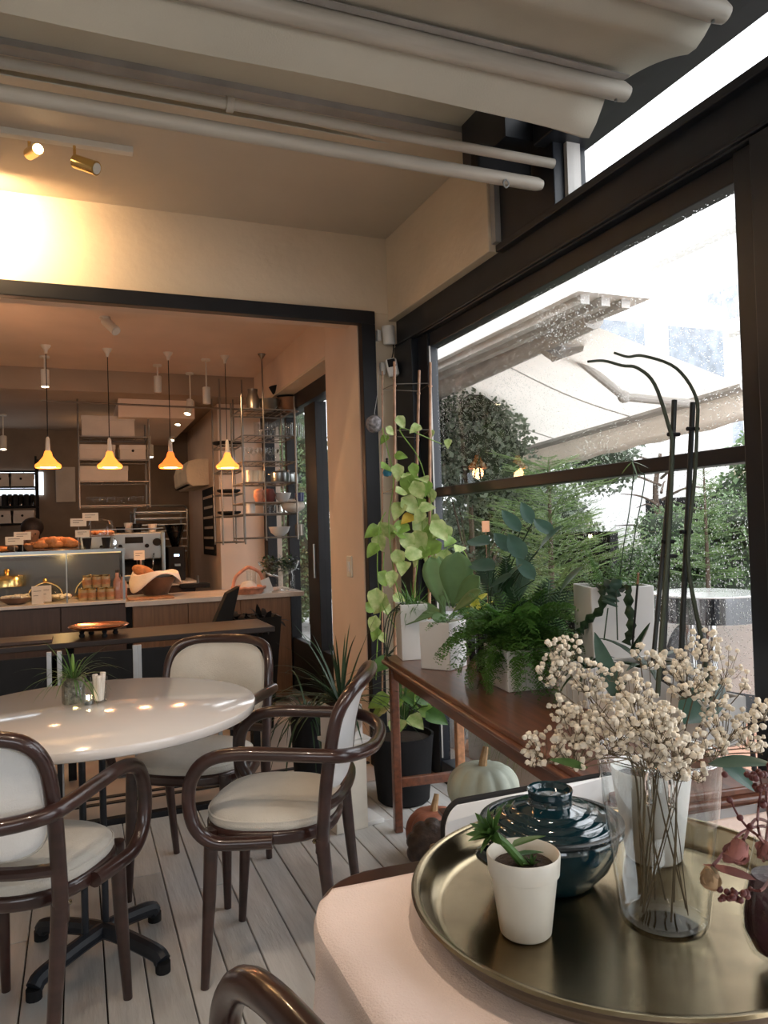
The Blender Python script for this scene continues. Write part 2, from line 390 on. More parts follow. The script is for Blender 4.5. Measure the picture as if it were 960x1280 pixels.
# black frame round the opening
t1 = struct('trim_1', MB().box(-3.2, 3.855, 2.435, 1.556, 3.915, 2.508), K['frame'], smooth=False, bev=.004)
struct('jamb', MB().box(1.474, 3.855, 0, 1.556, 3.915, 2.435), K['frame'], t1, smooth=False, bev=.004)
struct('track', MB().box(-3.2, 3.93, 0.0, 1.474, 3.96, .006).box(-3.2, 4.02, 0.0, 1.474, 4.05, .006), K['frame'], t1, smooth=False)
# window wall on the right
w1 = struct('window_1', MB().box(1.70, -2.6, 2.32, 1.84, 3.90, 2.485), K['black'], smooth=False, bev=.006)
def fr(nm, *b): return ob(nm, MB().box(*b), K['black'], w1, smooth=False, bev=.004)
fr('beam_ledge', 1.665, -2.6, 2.455, 1.71, 2.74, 2.485)
fr('beam_bead', 1.685, -2.6, 2.325, 1.71, 3.89, 2.338)
fr('frame_head', 1.735, 1.55, 2.246, 1.80, 3.60, 2.32)
fr('frame_head', 1.735, -2.6, 2.246, 1.80, .86, 2.32)
fr('frame_post', 1.72, 3.545, 0, 1.775, 3.66, 2.32)
ob('edge_bead', MB().box(1.728, 3.538, .1, 1.736, 3.546, 2.25), K['awnm'], w1, smooth=False)
fr('frame_post', 1.68, 3.66, 0, 1.84, 3.895, 2.32)
fr('column', 1.69, .92, 0, 1.84, 1.47, 2.32)
fr('frame_post', 1.72, 1.47, 0, 1.80, 1.552, 2.32)
fr('frame_post', 1.72, .84, 0, 1.80, .92, 2.32)
fr('column_groove', 1.68, 1.17, 0, 1.70, 1.20, 2.32)
fr('middle_bar', 1.735, 1.55, 1.455, 1.80, 3.53, 1.503)
fr('middle_bar', 1.735, -2.5, 1.455, 1.80, .86, 1.503)
fr('sill', 1.72, 1.55, 0, 1.82, 3.53, .09)
fr('sill', 1.72, -2.6, 0, 1.82, .86, .09)
for yy in (1.05, 1.30):
    for zz in (2.36, 2.44):
        ob('bolt', MB().lathe([(0, 0), (.006, 0), (.005, .004), (0, .005)], n=8), K['steel'], w1, loc=(1.70, yy, zz)).rotation_euler = (0, -pi/2, 0)
for a, b in ((1.55, 3.53), (-2.6, .86)):
    ob('pane', MB().box(1.765, a, 1.50, 1.769, b, 2.25), K['pane'], w1, smooth=False)
    ob('pane', MB().box(1.765, a, .08, 1.769, b, 1.457), K['pane'], w1, smooth=False)
w2 = struct('window_2', MB().box(1.64, -2.6, 2.74, 1.86, 2.40, 2.90), K['black'], smooth=False, bev=.006)
ob('frame_post', MB().box(1.69, 2.345, 2.485, 1.84, 2.735, 3.1), K['black'], w2, smooth=False, bev=.004)
ob('frame_post', MB().box(1.70, .90, 2.485, 1.84, .96, 2.745), K['black'], w2, smooth=False)
ob('edge_bead', MB().box(1.74, 2.325, 2.485, 1.80, 2.345, 2.745), K['awnm'], w2, smooth=False)
ob('pane', MB().box(1.765, -2.6, 2.48, 1.769, 2.345, 2.745), K['panec'], w2, smooth=False)
ob('bracket', MB().box(1.42, 2.44, 2.62, 1.66, 2.50, 2.74), K['blackmat'], w2, smooth=False, bev=.01)
# dark upper frame between the canopy and the lintel
struct('trim_4', MB().box(1.52, 2.40, 2.76, 1.69, 2.735, 3.2), K['black'], smooth=False)

# ------------------------------------------------------------------ retractable canvas roof
rf = thing('retractable_awning', 'pale canvas retractable roof hanging in folds from cross bars overhead', 'awning', (0, 0, 2.5))
X1 = 1.60
def sag(y0, y1, lo, hi0, hi1, xe):
    def fn(u, v):
        x = -3.1 + (xe+3.1)*u
        # v: 0 at the nearer bar, 1 at the farther bar
        y = y0+(y1-y0)*v
        if v < .28: z = hi0 + (lo-hi0)*sin(v/.28*pi/2)
        else:
            q = (v-.28)/.72; z = lo+(hi1-lo)*(1-(1-q)**2.4)
        z += .006*sin(x*5+y0*9)*sin(pi*v)
        e = max(0, (u-.965)/.035); z -= .02*e*sin(pi*v)
        return (x, y, z-2.5)
    return fn
bars = [2.30, 1.845, 1.46, 1.06, .64, .22, -.2, -.62, -1.04, -1.46, -1.88, -2.3]
for i in range(len(bars)-1):
    y1, y0 = bars[i], bars[i+1]
    if i == 0: f = sag(y0, y1+.02, 2.548, 2.655, 2.86, 1.55)
    else: f = sag(y0, y1, 2.60, 2.66, 2.67, 1.60)
    ob('canvas_fold', MB().grid(f, 40, 14), K['roof'], rf, solid=.0025)
for i, yb in enumerate(bars[1:]):
    mb = MB().tube([(-3.15, yb, .135), (X1-.01, yb, .135), (X1+.015, yb, .130)], [.030, .030, .024], 14)
    ob('cross_bar', mb, K['tube'], rf)
    ob('hem_strip', MB().box(-3.15, yb-.055, .150, X1-.02, yb-.030, .153), K['graybeam'], rf, smooth=False)
    ob('end_bolt', MB().tube([(X1-.03, yb, .10), (X1-.03, yb, .112)], .005, 8), K['steel'], rf)
# front double tube, joined by a clamp
ob('front_bar', MB().tube([(-3.15, 2.325, .055), (X1, 2.325, .055), (X1+.02, 2.325, .055)], [.024, .024, .018], 14), K['tube'], rf)
ob('front_bar', MB().tube([(-3.15, 2.275, .115), (X1+.04, 2.275, .115)], .017, 12), K['tube'], rf)
ob('clamp', MB().lathe([(.022, -.012), (.024, -.010), (.024, .010), (.022, .012)], n=12), K['tube'], rf, loc=(at(287, 140, y=2.28).x, 2.275, .115)).rotation_euler = (0, pi/2, 0)
ob('eyelet', MB().tube(crv([(0, 0, 0), (.012, 0, -.015), (0, 0, -.03), (-.012, 0, -.015)], 4, True), .003, 6, True), K['steel'], rf, loc=(at(632, 215, y=2.3).x, 2.3, .04))
# second layer lying from the bar up over the lintel at the left
def tri(u, v):
    x = -3.1+(1.0+3.1)*u; h = .34*(1-u)**.8*v
    return (x, 2.31+h*1.0, .10+h*.95-.03*sin(pi*v)*(1-u))
ob('canvas_fold', MB().grid(tri, 40, 8), K['roof'], rf, solid=.0025)
# the dark housing the canvas folds against
ob('roof_sheet', MB().box(-3.2, -2.6, .47, 1.66, 2.74, .50), K['roof'], rf, smooth=False)

# ------------------------------------------------------------------ track light on the terrace ceiling
tl = thing('track_spotlight', 'brass track light bar with two heads on the terrace ceiling', 'spotlight', (-.03, 3.30, 2.94))
ob('track_bar', MB().box(-.30, -.02, -.028, .28, .02, 0), K['wallw'], tl, smooth=False, bev=.004)
def head(parent, p, d, L=.11, r=.028, m='brassr', on=True):
    p = V(p); d = V(d).normalized()
    h = ob('lamp_head', MB().tube([p, p+d*.003, p+d*L], [r*.85, r, r], 18), K[m], parent)
    ob('lens', MB().tube([p+d*(L+.0005), p+d*(L+.003)], r*.80, 14), K['spotem'] if on else K['wallw'], h)
    return h
head(tl, (.05, -.02, -.10), (.75, -.55, -.42), on=False)
ob('stem', MB().tube([(.05, 0, -.02), (.05, -.01, -.10)], .006, 8), K['brassr'], tl)
head(tl, (-.12, .03, -.075), (.35, -1, -.22), on=True, r=.024)
ob('stem', MB().tube([(-.12, .03, -.02), (-.12, .03, -.08)], .006, 8), K['brassr'], tl)
tl2 = thing('track_spotlight', 'brass track head at the left edge washing the wall with light', 'spotlight', (-.55, 3.42, 2.94))
ob('stem', MB().tube([(0, 0, 0), (0, 0, -.07)], .006, 8), K['brassr'], tl2)
head(tl2, (0, 0, -.075), (.25, .9, -.25))
lamp('SPOT', (-.44, 3.60, 2.82), 55, (1, .66, .34), .02, (-.30, 3.9, 2.74), 120, .9)
lamp('SPOT', (-.13, 3.15, 2.83), 14, (1, .70, .42), .02, (.3, 1.2, .9), 95, .9)
lamp('SPOT', (-1.4, 3.0, 2.83), 60, (1, .70, .42), .02, (-1.0, 3.9, 2.2), 110, .9)  # added spot without a fixture, warms the back wall and ceiling
lamp('SPOT', (-1.2, 1.2, 2.5), 10, (1, .72, .46), .03, (.4, 2.8, 1.4), 110, .9)  # unseen fill spot for the terrace, belongs to no track head

# track with warm heads hanging from a roof bar above the near table, outside the frame
tk3 = thing('track_spotlight', 'track bar with three warm heads hung under the canvas above the near table', 'spotlight', (.2, .98, 2.60))
ob('track_bar', MB().box(-1.3, -.02, -.028, .6, .02, 0), K['wallw'], tk3, smooth=False, bev=.004)
for i_, (hx, tg, W_) in enumerate(((.45, (.62, .80, .8), 26), (-.25, (.25, 2.3, .5), 26), (-1.0, (-.1, 2.4, .7), 22))):
    p_ = V((hx, 0, -.09)); d_ = (V(tg)-(V((.2, .98, 2.60))+p_)).normalized()
    ob('stem', MB().cyl((hx, 0, -.02), (hx, 0, -.09), .006, 8), K['brassr'], tk3); head(tk3, p_, d_)
    lamp('SPOT', V((.2, .98, 2.60))+p_+d_*.13, W_, (1, .80, .62), .035, tg, 95, .9)
# devices on the pilaster
dv = thing('wall_sensor', 'white cylindrical wall sensor high on the pilaster beside the window', 'sensor', (1.585, 3.9, 2.36))
ob('mount', MB().box(-.012, -.03, -.01, .012, 0, .05), K['wpot'], dv, smooth=False, bev=.003)
b0 = ob('sensor_body', MB().lathe([(.030, -.055), (.034, -.05), (.036, .04), (.032, .048)], n=18), K['wpot'], dv, loc=(.045, -.055, .02)); b0.rotation_euler = (.1, -.12, .1)
dc = thing('security_camera', 'small black and white security camera below the sensor on the pilaster', 'camera', (1.60, 3.9, 2.19))
ob('bracket', MB().box(-.01, -.03, -.03, .015, 0, .04), K['wpot'], dc, smooth=False, bev=.003)
cb = ob('camera_body', MB().box(-.026, -.03, -.05, .036, .03, .05), K['white'], dc, loc=(.035, -.065, 0), bev=.012, seg=3); cb.rotation_euler = (0, -.18, -.3)
ob('lens', MB().box(-.018, -.034, .0, .026, -.029, .044), K['blackmat'], cb, smooth=False, bev=.006)
ob('cable', MB().tube(crv([(.045, -.05, .05), (.065, -.03, .10), (.078, -.01, .17)], 5), .003, 6), K['blackmat'], dc)

# ------------------------------------------------------------------ the interior room behind the opening
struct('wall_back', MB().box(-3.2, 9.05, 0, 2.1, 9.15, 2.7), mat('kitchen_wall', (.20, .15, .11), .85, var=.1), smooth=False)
struct('wall_left', MB().box(-3.3, 3.9, 0, -3.2, 9.1, 3.0), K['wallpink'], smooth=False)
struct('ceiling', MB().box(-3.2, 4.13, 2.68, 2.1, 6.62, 2.80), K['wallpink'], smooth=False)
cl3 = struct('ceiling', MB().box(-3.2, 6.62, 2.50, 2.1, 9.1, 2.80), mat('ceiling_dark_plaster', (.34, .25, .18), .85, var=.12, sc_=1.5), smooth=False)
struct('trim_5', MB().box(.35, 6.9, 2.34, 1.0, 9.05, 2.50), K['wallpink'], smooth=False)
struct('wall_back', MB().box(-3.2, 3.96, 2.475, 1.485, 4.13, 3.05), K['wallpink'], smooth=False)
struct('wall_right', MB().box(1.485, 3.96, 0, 1.80, 4.56, 2.68), K['wallpink'], smooth=False, bev=.004)
struct('wall_right', MB().box(1.485, 4.56, 2.41, 1.80, 7.0, 2.68), K['wallpink'], smooth=False)
struct('trim_6', MB().box(1.485, 4.56, 2.39, 1.80, 7.0, 2.41), K['ceil'], smooth=False)
struct('wall_right', MB().box(1.22, 7.0, 0, 1.80, 9.05, 2.52), K['wallpink'], smooth=False)
w3 = struct('window_3', MB().box(1.62, 4.56, 2.27, 1.74, 7.0, 2.39), K['frame'], smooth=False, bev=.004)
for a, b in ((5.28, 5.56), (6.86, 7.0), (4.56, 4.64), (6.1, 6.16)):
    ob('frame_post', MB().box(1.63, a, 0, 1.72, b, 2.25), K['frame'], w3, smooth=False, bev=.004)
ob('kick_panel', MB().box(1.64, 4.57, 0, 1.70, 7.0, .42), K['frame'], w3, smooth=False, bev=.004)
ob('pane', MB().box(1.675, 4.64, .42, 1.679, 5.28, 2.25), K['panec'], w3, smooth=False)
ob('pane', MB().box(1.675, 5.56, .42, 1.679, 6.86, 2.25), K['panec'], w3, smooth=False)
ob('handle', MB().tube([(1.61, 5.33, .95), (1.61, 5.33, 1.2)], .01, 8), K['steel'], w3)
p = at(438, 708, x=1.485)
sw = thing('light_switch', 'beige light switch on the inner wall beside the opening', 'switch', (1.485, p.y, p.z))
ob('plate', MB().box(-.010, -.042, -.062, 0, .042, .062), K['cpot'], sw, smooth=False, bev=.004)
ob('rocker', MB().box(-.016, -.018, -.03, -.010, .018, .03), K['white'], sw, smooth=False, bev=.002)
# small bright window in the far wall
w4 = struct('window_4', MB().box(at(-120, 600, y=9).x, 9.03, 1.78, at(54, 600, y=9).x, 9.05, 2.03), K['daywin'], smooth=False)
# kitchen light panel
pn = at(83, 605, y=9.0)
# ------------------------------------------------------------------ armchairs
def selip(a, b, n=28, p=2.6, off=(0, 0), bk=1):
    out = []
    for i in range(n):
        t = 2*pi*i/n; c, s = cos(t), sin(t)
        x = a*math.copysign(abs(c)**(2/p), c); y = b*math.copysign(abs(s)**(2/p), s)
        x *= 1 - .08*(1-(y/b))/2*bk
        out.append((x+off[0], y+off[1]))
    return out
def armchair(label, loc, rz, group='white upholstered bentwood armchairs'):
    t = thing('bentwood_armchair', label, 'chair', (*loc, 0), rz, group)
    ring = MB().prism(selip(.222, .200, 36), .415, .455)
    ob('seat_frame', ring, K['bent'], t, bev=.012, seg=3)
    # cushion
    o2 = selip(.217, .196, 40)
    def cu(u, v):
        k = int(round(u*40)) % 40; x, y = o2[k]
        R = [(0.97, .452), (1.0, .462), (1.0, .472), (.97, .486), (.9, .496), (.7, .505), (.4, .510), (0.0, .511)][int(round(v*7))]
        return (x*R[0], y*R[0], R[1])
    cs = ob('seat_cushion', MB().grid(cu, 40, 8, cu=True), K['fabric'], t)
    ob('piping', MB().tube([(x*.985, y*.985, .478) for x, y in o2], .0045, 6, True), K['fabric'], cs)
    for s in (-1, 1):
        ob('leg', MB().tube([(s*.178, .150, .45), (s*.181, .160, .25), (s*.187, .178, 0)], [.021, .019, .0125], 12), K['bent'], t)
        ob('leg', MB().tube(crv([(s*.198, -.225, 0), (s*.204, -.198, .22), (s*.210, -.178, .44)], 5), [.0125, .021], 12), K['bent'], t)
        ob('rivet', MB().ball((s*.250, -.190, .678), .008, 8, 4), K['brass'], t)
        ob('rivet', MB().ball((s*.222, -.160, .435), .007, 8, 4), K['brass'], t)
    # back frame: inverted U leaning and rolling backwards
    def bk(z): return -.176-.060*max(0, (z-.45)/.4)-.030*max(0, (z-.70)/.16)**2
    pth = [(-.212, -.178, .40), (-.215, bk(.55), .55), (-.218, bk(.68), .68), (-.214, bk(.78), .78), (-.186, bk(.838)-.01, .838), (-.11, bk(.855)-.028, .858), (0, bk(.86)-.034, .861)]
    pth = pth + [(-a, b, c) for a, b, c in pth[:-1][::-1]]
    ob('back_frame', MB().tube(crv(pth, 6), .0185, 12), K['bent'], t)
    # upholstered pad
    n = 40; op = selip(.200, .150, n, 3.6, (0, .695), 0)
    def pad(sgn, th):
        def f(u, v):
            k = int(round(u*n)) % n; x, z = op[k]; R = [1, .98, .9, .6, 0][int(round(v*4))]; D = [0, .5, .85, 1, 1][int(round(v*4))]
            xx = x*R; zz = .695+(z-.695)*R
            return (xx, bk(zz)-.030*(1-(xx/.21)**2)-.02*max(0, (zz-.8)/.06)+sgn*th*D+.006, zz)
        return f
    ob('back_cushion', MB().grid(pad(1, .022), n, 5, cu=True), K['fabric'], t)
    ob('back_panel', MB().grid(pad(-1, .010), n, 5, cu=True), K['fabricw'], t)
    ob('piping', MB().tube([(x, bk(z)-.030*(1-(x/.21)**2)-.02*max(0, (z-.8)/.06)+.008, z) for x, z in op], .004, 6, True), K['fabric'], t)
    ob('cross_rail', MB().tube(crv([(-.214, bk(.525), .525), (-.12, bk(.525)-.028, .523), (0, bk(.525)-.036, .522), (.12, bk(.525)-.028, .523), (.214, bk(.525), .525)], 5), .016, 10), K['bent'], t)
    arm = [(.218, -.04, .432), (.228, .05, .430), (.238, .125, .436), (.243, .172, .475), (.245, .190, .54), (.245, .182, .61), (.245, .140, .662), (.245, .06, .683), (.244, -.07, .682), (.242, -.17, .678), (.222, -.25, .672), (.13, -.308, .664), (0, -.322, .660)]
    arm = arm + [(-a, b, c) for a, b, c in arm[:-1][::-1]]
    ob('armrest', MB().tube(crv(arm, 5), .0195, 12), K['bent'], t)
    return t
def facing(dx, dy): return math.atan2(-dx, dy)
chB = armchair('white bentwood armchair in side view in front of the white pedestal', (.556, 2.310), 1.084)
cv = (('white bentwood armchair cut off at the left edge with its back turned', (-.146, 2.215), -.531),
      ('white bentwood armchair on the far side of the round table, facing it', (.395, 2.913), 2.573),
      ('low barrel-backed bentwood armchair whose dark curved arm rises at the bottom edge', (-.02, .83), .24))
chs = [dup(chB, (*p, 0), r, l) for l, p, r in cv]
chs[2].scale = (1.10, 1.10, 1.10)
for ch in list(chs[2].children):      # this one is a low barrel chair: its bent hoop is its back
    if ch.name.split('.')[0] in ('back_frame', 'back_cushion', 'back_panel', 'cross_rail') or (ch.name.startswith('piping') and True): bpy.data.objects.remove(ch)
chs[2].name = 'barrel_armchair'
_R = Matrix.Rotation(.24, 2); _t = at(302, 1206, z=.755); _o = _R @ Vector((.245*1.10, .135*1.10)); chs[2].location = (_t.x-_o.x, _t.y-_o.y, 0)

# ------------------------------------------------------------------ round table
rt = thing('round_table', 'round glossy white table on a black cross base', 'table', (.05, 2.60, 0))
ob('tabletop', MB().lathe([(0, .720), (.490, .720), (.495, .724), (.497, .747), (.494, .7505), (0, .751)], n=96), K['wtop'], rt, ang=60)
for dx, dy in ((-.052, -.07), (.008, -.024)):
    ob('column', MB().cyl((dx, dy, .05), (dx, dy, .722), .0105, 12), K['black'], rt)
for a, b in (((-.190, -.215), (.165, .085)), ((.16, -.235), (-.185, .125))):
    m_ = MB().tube(crv([(a[0], a[1], .03), (a[0]*.85, a[1]*.85, .048), (0, -.03, .062), (b[0]*.85, b[1]*.85, .048), (b[0], b[1], .03)], 5), .025, 10)
    ob('base_bar', m_, K['black'], rt)
for a in ((-.190, -.215), (.165, .085), (.16, -.235), (-.185, .125)):
    ob('foot', MB().cyl((a[0], a[1], 0), (a[0], a[1], .03), .022, 12), K['blackmat'], rt)
ob('top_plate', MB().box(-.15, -.13, .710, .15, .15, .722), K['black'], rt, smooth=False)

def soilplug(r, z, par, c=(0, 0, 0), sq=None): return ob('soil', MB().lathe([(r, z-.01), (r*.98, z), (0, z+.006)], c, 20, sq=sq, a0=pi/4 if sq else 0), K['soil'], par)
# air plant jar + napkin glass on the round table
p = at(92, 884, z=.752)
j = thing('planted_glass_jar', 'square glass jar of spiky grass-like plant on the round white table', 'plant', (p.x, p.y+.02, .7515), .2)
ob('jar', MB().lathe([(0, .002), (.034, .002), (.037, .01), (.037, .098), (.034, .098), (.034, .012), (0, .012)], n=24, sq=5), K['vase'], j)
ob('gravel', MB().lathe([(0, .012), (.032, .012), (.032, .088), (0, .092)], n=20, sq=5), mat('mossy_gravel', (.16, .15, .11), .9, var=.6, sc_=60, bump=1, bs=120), j)
bl = MB()
for i in range(46):
    a = rnd.uniform(0, 2*pi); e = rnd.uniform(.25, 1.3); L = rnd.uniform(.11, .19)
    bl.blade((.01*cos(a), .01*sin(a), .088), (cos(a)*cos(e), sin(a)*cos(e), sin(e)), L, .006, rnd.uniform(.8, 2.0), 6)
ob('blades', bl, K['plant'], j, kind='stuff')
ob('bud', MB().ball((0, 0, .14), .012, 8, 6, .5, .5, 2.6), K['plantl'], j, label='pale green upright bud')
p = at(124, 879, z=.752)
g = thing('napkin_glass', 'clear tumbler holding rolled white napkins on the round table', 'glass', (p.x, p.y+.015, .7515))
ob('glass', MB().lathe([(0, .001), (.026, .001), (.028, .085), (.0265, .085), (.0245, .006), (0, .006)], n=24), K['vase'], g)
for dx, dy, h in ((-.008, 0, .094), (.010, .004, .098), (.0, -.01, .09)):
    ob('napkin', MB().tube([(dx*.6, dy, .008), (dx, dy, .05), (dx*1.4, dy, h)], .009, 8), K['linenw'], g)
p = at(111, 880, z=.752)
tl_ = thing('tealight_candle', 'small lit tealight between the jar and the napkin glass', 'candle', (p.x, p.y, .7515))
ob('cup', MB().lathe([(0, 0), (.014, 0), (.015, .014), (.013, .014), (.013, .010), (0, .010)], n=16), K['steel'], tl_)
ob('flame', MB().ball((0, 0, .022), .004, 8, 6, 1, 1, 2.2), K['bulb'], tl_)

# ------------------------------------------------------------------ near table, cloth, tray
nt_ = thing('wooden_table', 'dark wooden table with rounded corner under the pink cloth', 'table', (0, 0, 0))
def rrect(x0, y0, x1, y1, r, n=8):
    o = []
    for cx, cy, a in ((x1-r, y1-r, 0), (x0+r, y1-r, pi/2), (x0+r, y0+r, pi), (x1-r, y0+r, 1.5*pi)):
        for i in range(n+1): o.append((cx+r*cos(a+pi/2*i/n), cy+r*sin(a+pi/2*i/n)))
    return o
ob('tabletop', MB().prism([(x_, y_-.085*(x_-.47)*min(1, max(0, y_-.2)/.9)) for x_, y_ in rrect(.312, .22, 1.36, 1.158, .13)], .722, .748), K['bent'], nt_, bev=.008, seg=3)
for x_, y_ in ((.42, .34), (.42, 1.02), (1.2, .34), (1.2, .96)):
    ob('leg', MB().cyl((x_, y_, 0), (x_, y_, .722), .022, 12, .026), K['bent'], nt_)
ob('apron', MB().box(.42, .34, .66, 1.2, .36, .722).box(.42, .94, .66, 1.2, .96, .722).box(.42, .34, .66, .44, .96, .722).box(1.18, .34, .66, 1.2, .96, .722), K['bent'], nt_, smooth=False)
XL, YF, YN = .298, 1.100, .20
def cl(u, v):
    # u across x (hang at left then top), v along y
    s = u*1.40-.36; yv = YN-.02+(YF-YN+.02)*v
    rr = .018
    cx = 0
    if v > .86: cx = .030*((v-.86)/.14)**2.4   # rounds the far corner
    if s < 0:
        d = -s; fold = .010*sin(yv*38+1)*min(1, d/.1)+.006*sin(yv*71)*min(1, d/.1)
        return (XL+cx-.006-fold+.004*sin(d*20)-.03*min(1, d/.3)*0, yv-cx*.15, .750-rr-d)
    a = min(1, s/(rr*1.57))
    if s < rr*1.57: return (XL+cx+rr*(1-cos(a*pi/2))-.006, yv-cx*.15, .750-rr*(1-sin(a*pi/2))+.0015)
    q = s-rr*1.57
    return (XL+cx+rr-.006+q*(1-cx*1.1), yv-.085*(q-.15)*v-cx*.15*max(0, 1-q*6)+.004*sin(q*8+1), .7515+.0008*sin(q*23+yv*9)+.0006*sin(yv*31))
o_c = ob('tablecloth', MB().grid(cl, 110, 90), K['cloth'], solid=.0012, off=1)
setp(o_c, 'pale pink linen tablecloth draped over the dark wooden table', 'tablecloth')
TR = (.696, .869)
ty = thing('brass_tray', 'large round aged brass tray with a raised rim on the pink cloth', 'tray', (*TR, .7545))
ob('dish', MB().lathe([(0, .0), (.248, .0), (.262, .004), (.272, .016), (.281, .033), (.286, .0375), (.292, .0375), (.294, .034), (.291, .031), (.286, .029), (.276, .012), (.266, -.0003), (0, -.001)][::-1], n=120), K['brass'], ty, ang=60)
TZ = .7556
# white cone pot with succulent
def tpos(px, py, r):
    p = at(px, py, z=TZ); d = V((p.x, p.y, 0)).normalized(); p = p+d*r; return (p.x, p.y)
q = tpos(658, 1181, .031)
sp = thing('succulent_pot', 'small cream ceramic pot with a leaning succulent at the left of the brass tray', 'potted plant', (*q, TZ))
ob('pot', MB().lathe([(0, 0), (.031, 0), (.034, .003), (.043, .070), (.0435, .078), (.047, .080), (.049, .104), (.0475, .106), (.0455, .104), (.043, .082), (.040, .078), (0, .078)], n=44), K['cpot'], sp, ang=50)
soilplug(.0405, .090, sp)
ob('stalk', MB().tube(crv([(-.002, -.006, .09), (-.020, -.008, .112), (-.034, -.008, .128), (-.045, -.006, .138)], 5), [.0065, .005], 8), K['plant'], sp)
def lf(L, w, th=.3, n=6, cup=.25, tipf=.62, notch=0, curl=0, pw_=.8):    # a shaped leaf along +Y, top +Z
    vs = []; fs = []
    for i in range(n+1):
        t = i/n; ww = w/2*(sin(pi*min(1, t**tipf))**pw_ if 0 < t < 1 else .02)
        y = t*L; z = -curl*t*t*L
        yn = y-notch*L*(1-t)**6
        vs += [(-ww, yn, z+cup*ww), (-ww*.5, y*.99+.0, z+cup*ww*.35), (0, y if i else notch*L*.5, z-.02*w), (ww*.5, y*.99, z+cup*ww*.35), (ww, yn, z+cup*ww)]
    for i in range(n):
        for j in range(4): a = 5*i+j; fs.append((a, a+1, a+6, a+5))
    return MB().add(vs, fs)
slm = lf(.040, .013, cup=.5, n=5).mesh('succulent_leaf', K['plant'])
def rosette(par, c, ax, n, me, s0=1, name='leaf', tilt=(.3, 1.3)):
    R0 = frame(ax, V((0, 1, .1)))
    for i in range(n):
        a = i*2.4; e = tilt[0]+(tilt[1]-tilt[0])*i/n
        d = R0 @ V((sin(a)*sin(e), cos(e), cos(a)*sin(e)))
        inst(name, me, par, c, frame(d, R0 @ V((0, 1, 0))), s0*(1-.3*(1-i/n)))
rosette(sp, (-.048, -.006, .140), (-.75, -.1, .62), 18, slm)
inst('leaf', slm, sp, (-.02, 0, .115), frame((.95, -.1, .15)), 1.35)
inst('leaf', slm, sp, (-.012, -.006, .105), frame((.9, .1, -.1)), 1.1)
rosette(sp, (.005, -.012, .092), (0, -.1, 1), 7, slm, .5)
# teal lidded pot
q = tpos(692, 1124, .058)
tp = thing('casserole', 'dark teal glazed lidded earthenware pot on the brass tray', 'pot', (*q, TZ))
ob('body', MB().lathe([(0, 0), (.055, 0), (.060, .004), (.086, .032), (.097, .058), (.1005, .078), (.097, .085), (.090, .085), (.088, .070), (0, .02)], n=56), K['teal'], tp, ang=50)
hd = MB()
lid = ob('lid', MB().lathe([(.088, .084), (.097, .088), (.096, .0925), (.090, .094), (.086, .0955), (.084, .0995), (.077, .101), (.072, .103), (.070, .107), (.062, .1085), (.057, .1105), (.055, .114), (.046, .1155), (.038, .1175), (.030, .119), (0, .119)], n=56), K['teal'], tp, ang=50)
ob('rim_band', MB().lathe([(.094, .0845), (.1045, .0865), (.1085, .090), (.1080, .094), (.1010, .0955), (.097, .094), (.096, .089)], n=56), K['tealr'], tp, label='dark matt rim')
ob('knob', MB().lathe([(.034, .1165), (.0325, .121), (.0330, .132), (.0345, .138), (.0335, .140), (.0305, .138), (.028, .131), (0, .128)], n=40), K['teal'], lid)
for s in (-1, 1):
    ob('handle', MB().tube(crv([(s*.088, -.03, .052), (s*.112, -.02, .056), (s*.116, 0, .057), (s*.112, .02, .056), (s*.088, .03, .052)], 4), .008, 8), K['teal'], tp)
# white flared pot behind the vase
q = tpos(818, 1084, .040)
wp = thing('white_flared_pot', 'plain white flared ceramic pot on the tray behind the glass vase', 'pot', (*q, TZ))
ob('pot', MB().lathe([(0, 0), (.040, 0), (.044, .004), (.063, .142), (.062, .146), (.059, .144), (.055, .125), (0, .122)], n=44), K['wpot'], wp, ang=50)
soilplug(.055, .128, wp)
gl2 = lf(.17, .045, n=8, cup=.2, curl=.35).mesh('broad_leaf', K['blue'])
# ------------------------------------------------------------------ glass vase and dried flowers
VX = tpos(832, 1184, .055)
va = thing('glass_vase', 'tall clear flared glass vase with looped handles on the brass tray', 'vase', (*VX, TZ))
ob('glass', MB().lathe([(0, .001), (.046, .001), (.054, .006), (.057, .014), (.069, .115), (.081, .224), (.0835, .230), (.0815, .232), (.0785, .226), (.0665, .115), (.0545, .016), (.048, .010), (.02, .012), (0, .011)], n=64), K['vase'], va, ang=60)
for (dx, dy) in ((-.66, -.75), (.66, .75)):
    v_ = V((dx, dy, 0)).normalized(); s_ = V((v_.y, -v_.x, 0))
    pts = [v_*.071-s_*.013+V((0, 0, .186)), v_*.079-s_*.013+V((0, 0, .20)), v_*.084-s_*.0125+V((0, 0, .225)), v_*.086+V((0, 0, .243)), v_*.084+s_*.0125+V((0, 0, .225)), v_*.079+s_*.013+V((0, 0, .20)), v_*.071+s_*.013+V((0, 0, .186))]
    ob('handle', MB().tube(crv(pts, 6), .0042, 10), K['solidglass'], va)
ob('rim', MB().tube([(.0812*cos(a/40*2*pi), .0812*sin(a/40*2*pi), .2315) for a in range(40)], .0024, 8, True), K['solidglass'], va)
ob('base', MB().lathe([(0, .0015), (.046, .0015), (.0525, .006), (.053, .012), (.046, .0155), (.03, .012), (.012, .014), (0, .013)], n=48), K['vase'], va)
gy = thing('dried_flower_bouquet', 'bouquet of tiny cream dried blossoms standing in the tall clear vase', 'flowers', (*VX, TZ))
G0 = V((*VX, TZ))
blo = MB(); stm = MB(); twm = MB()
def pt(px, py, dist):
    r = (ROT @ V((px-480, -(py-640), -F))).normalized(); return EYE + r*dist
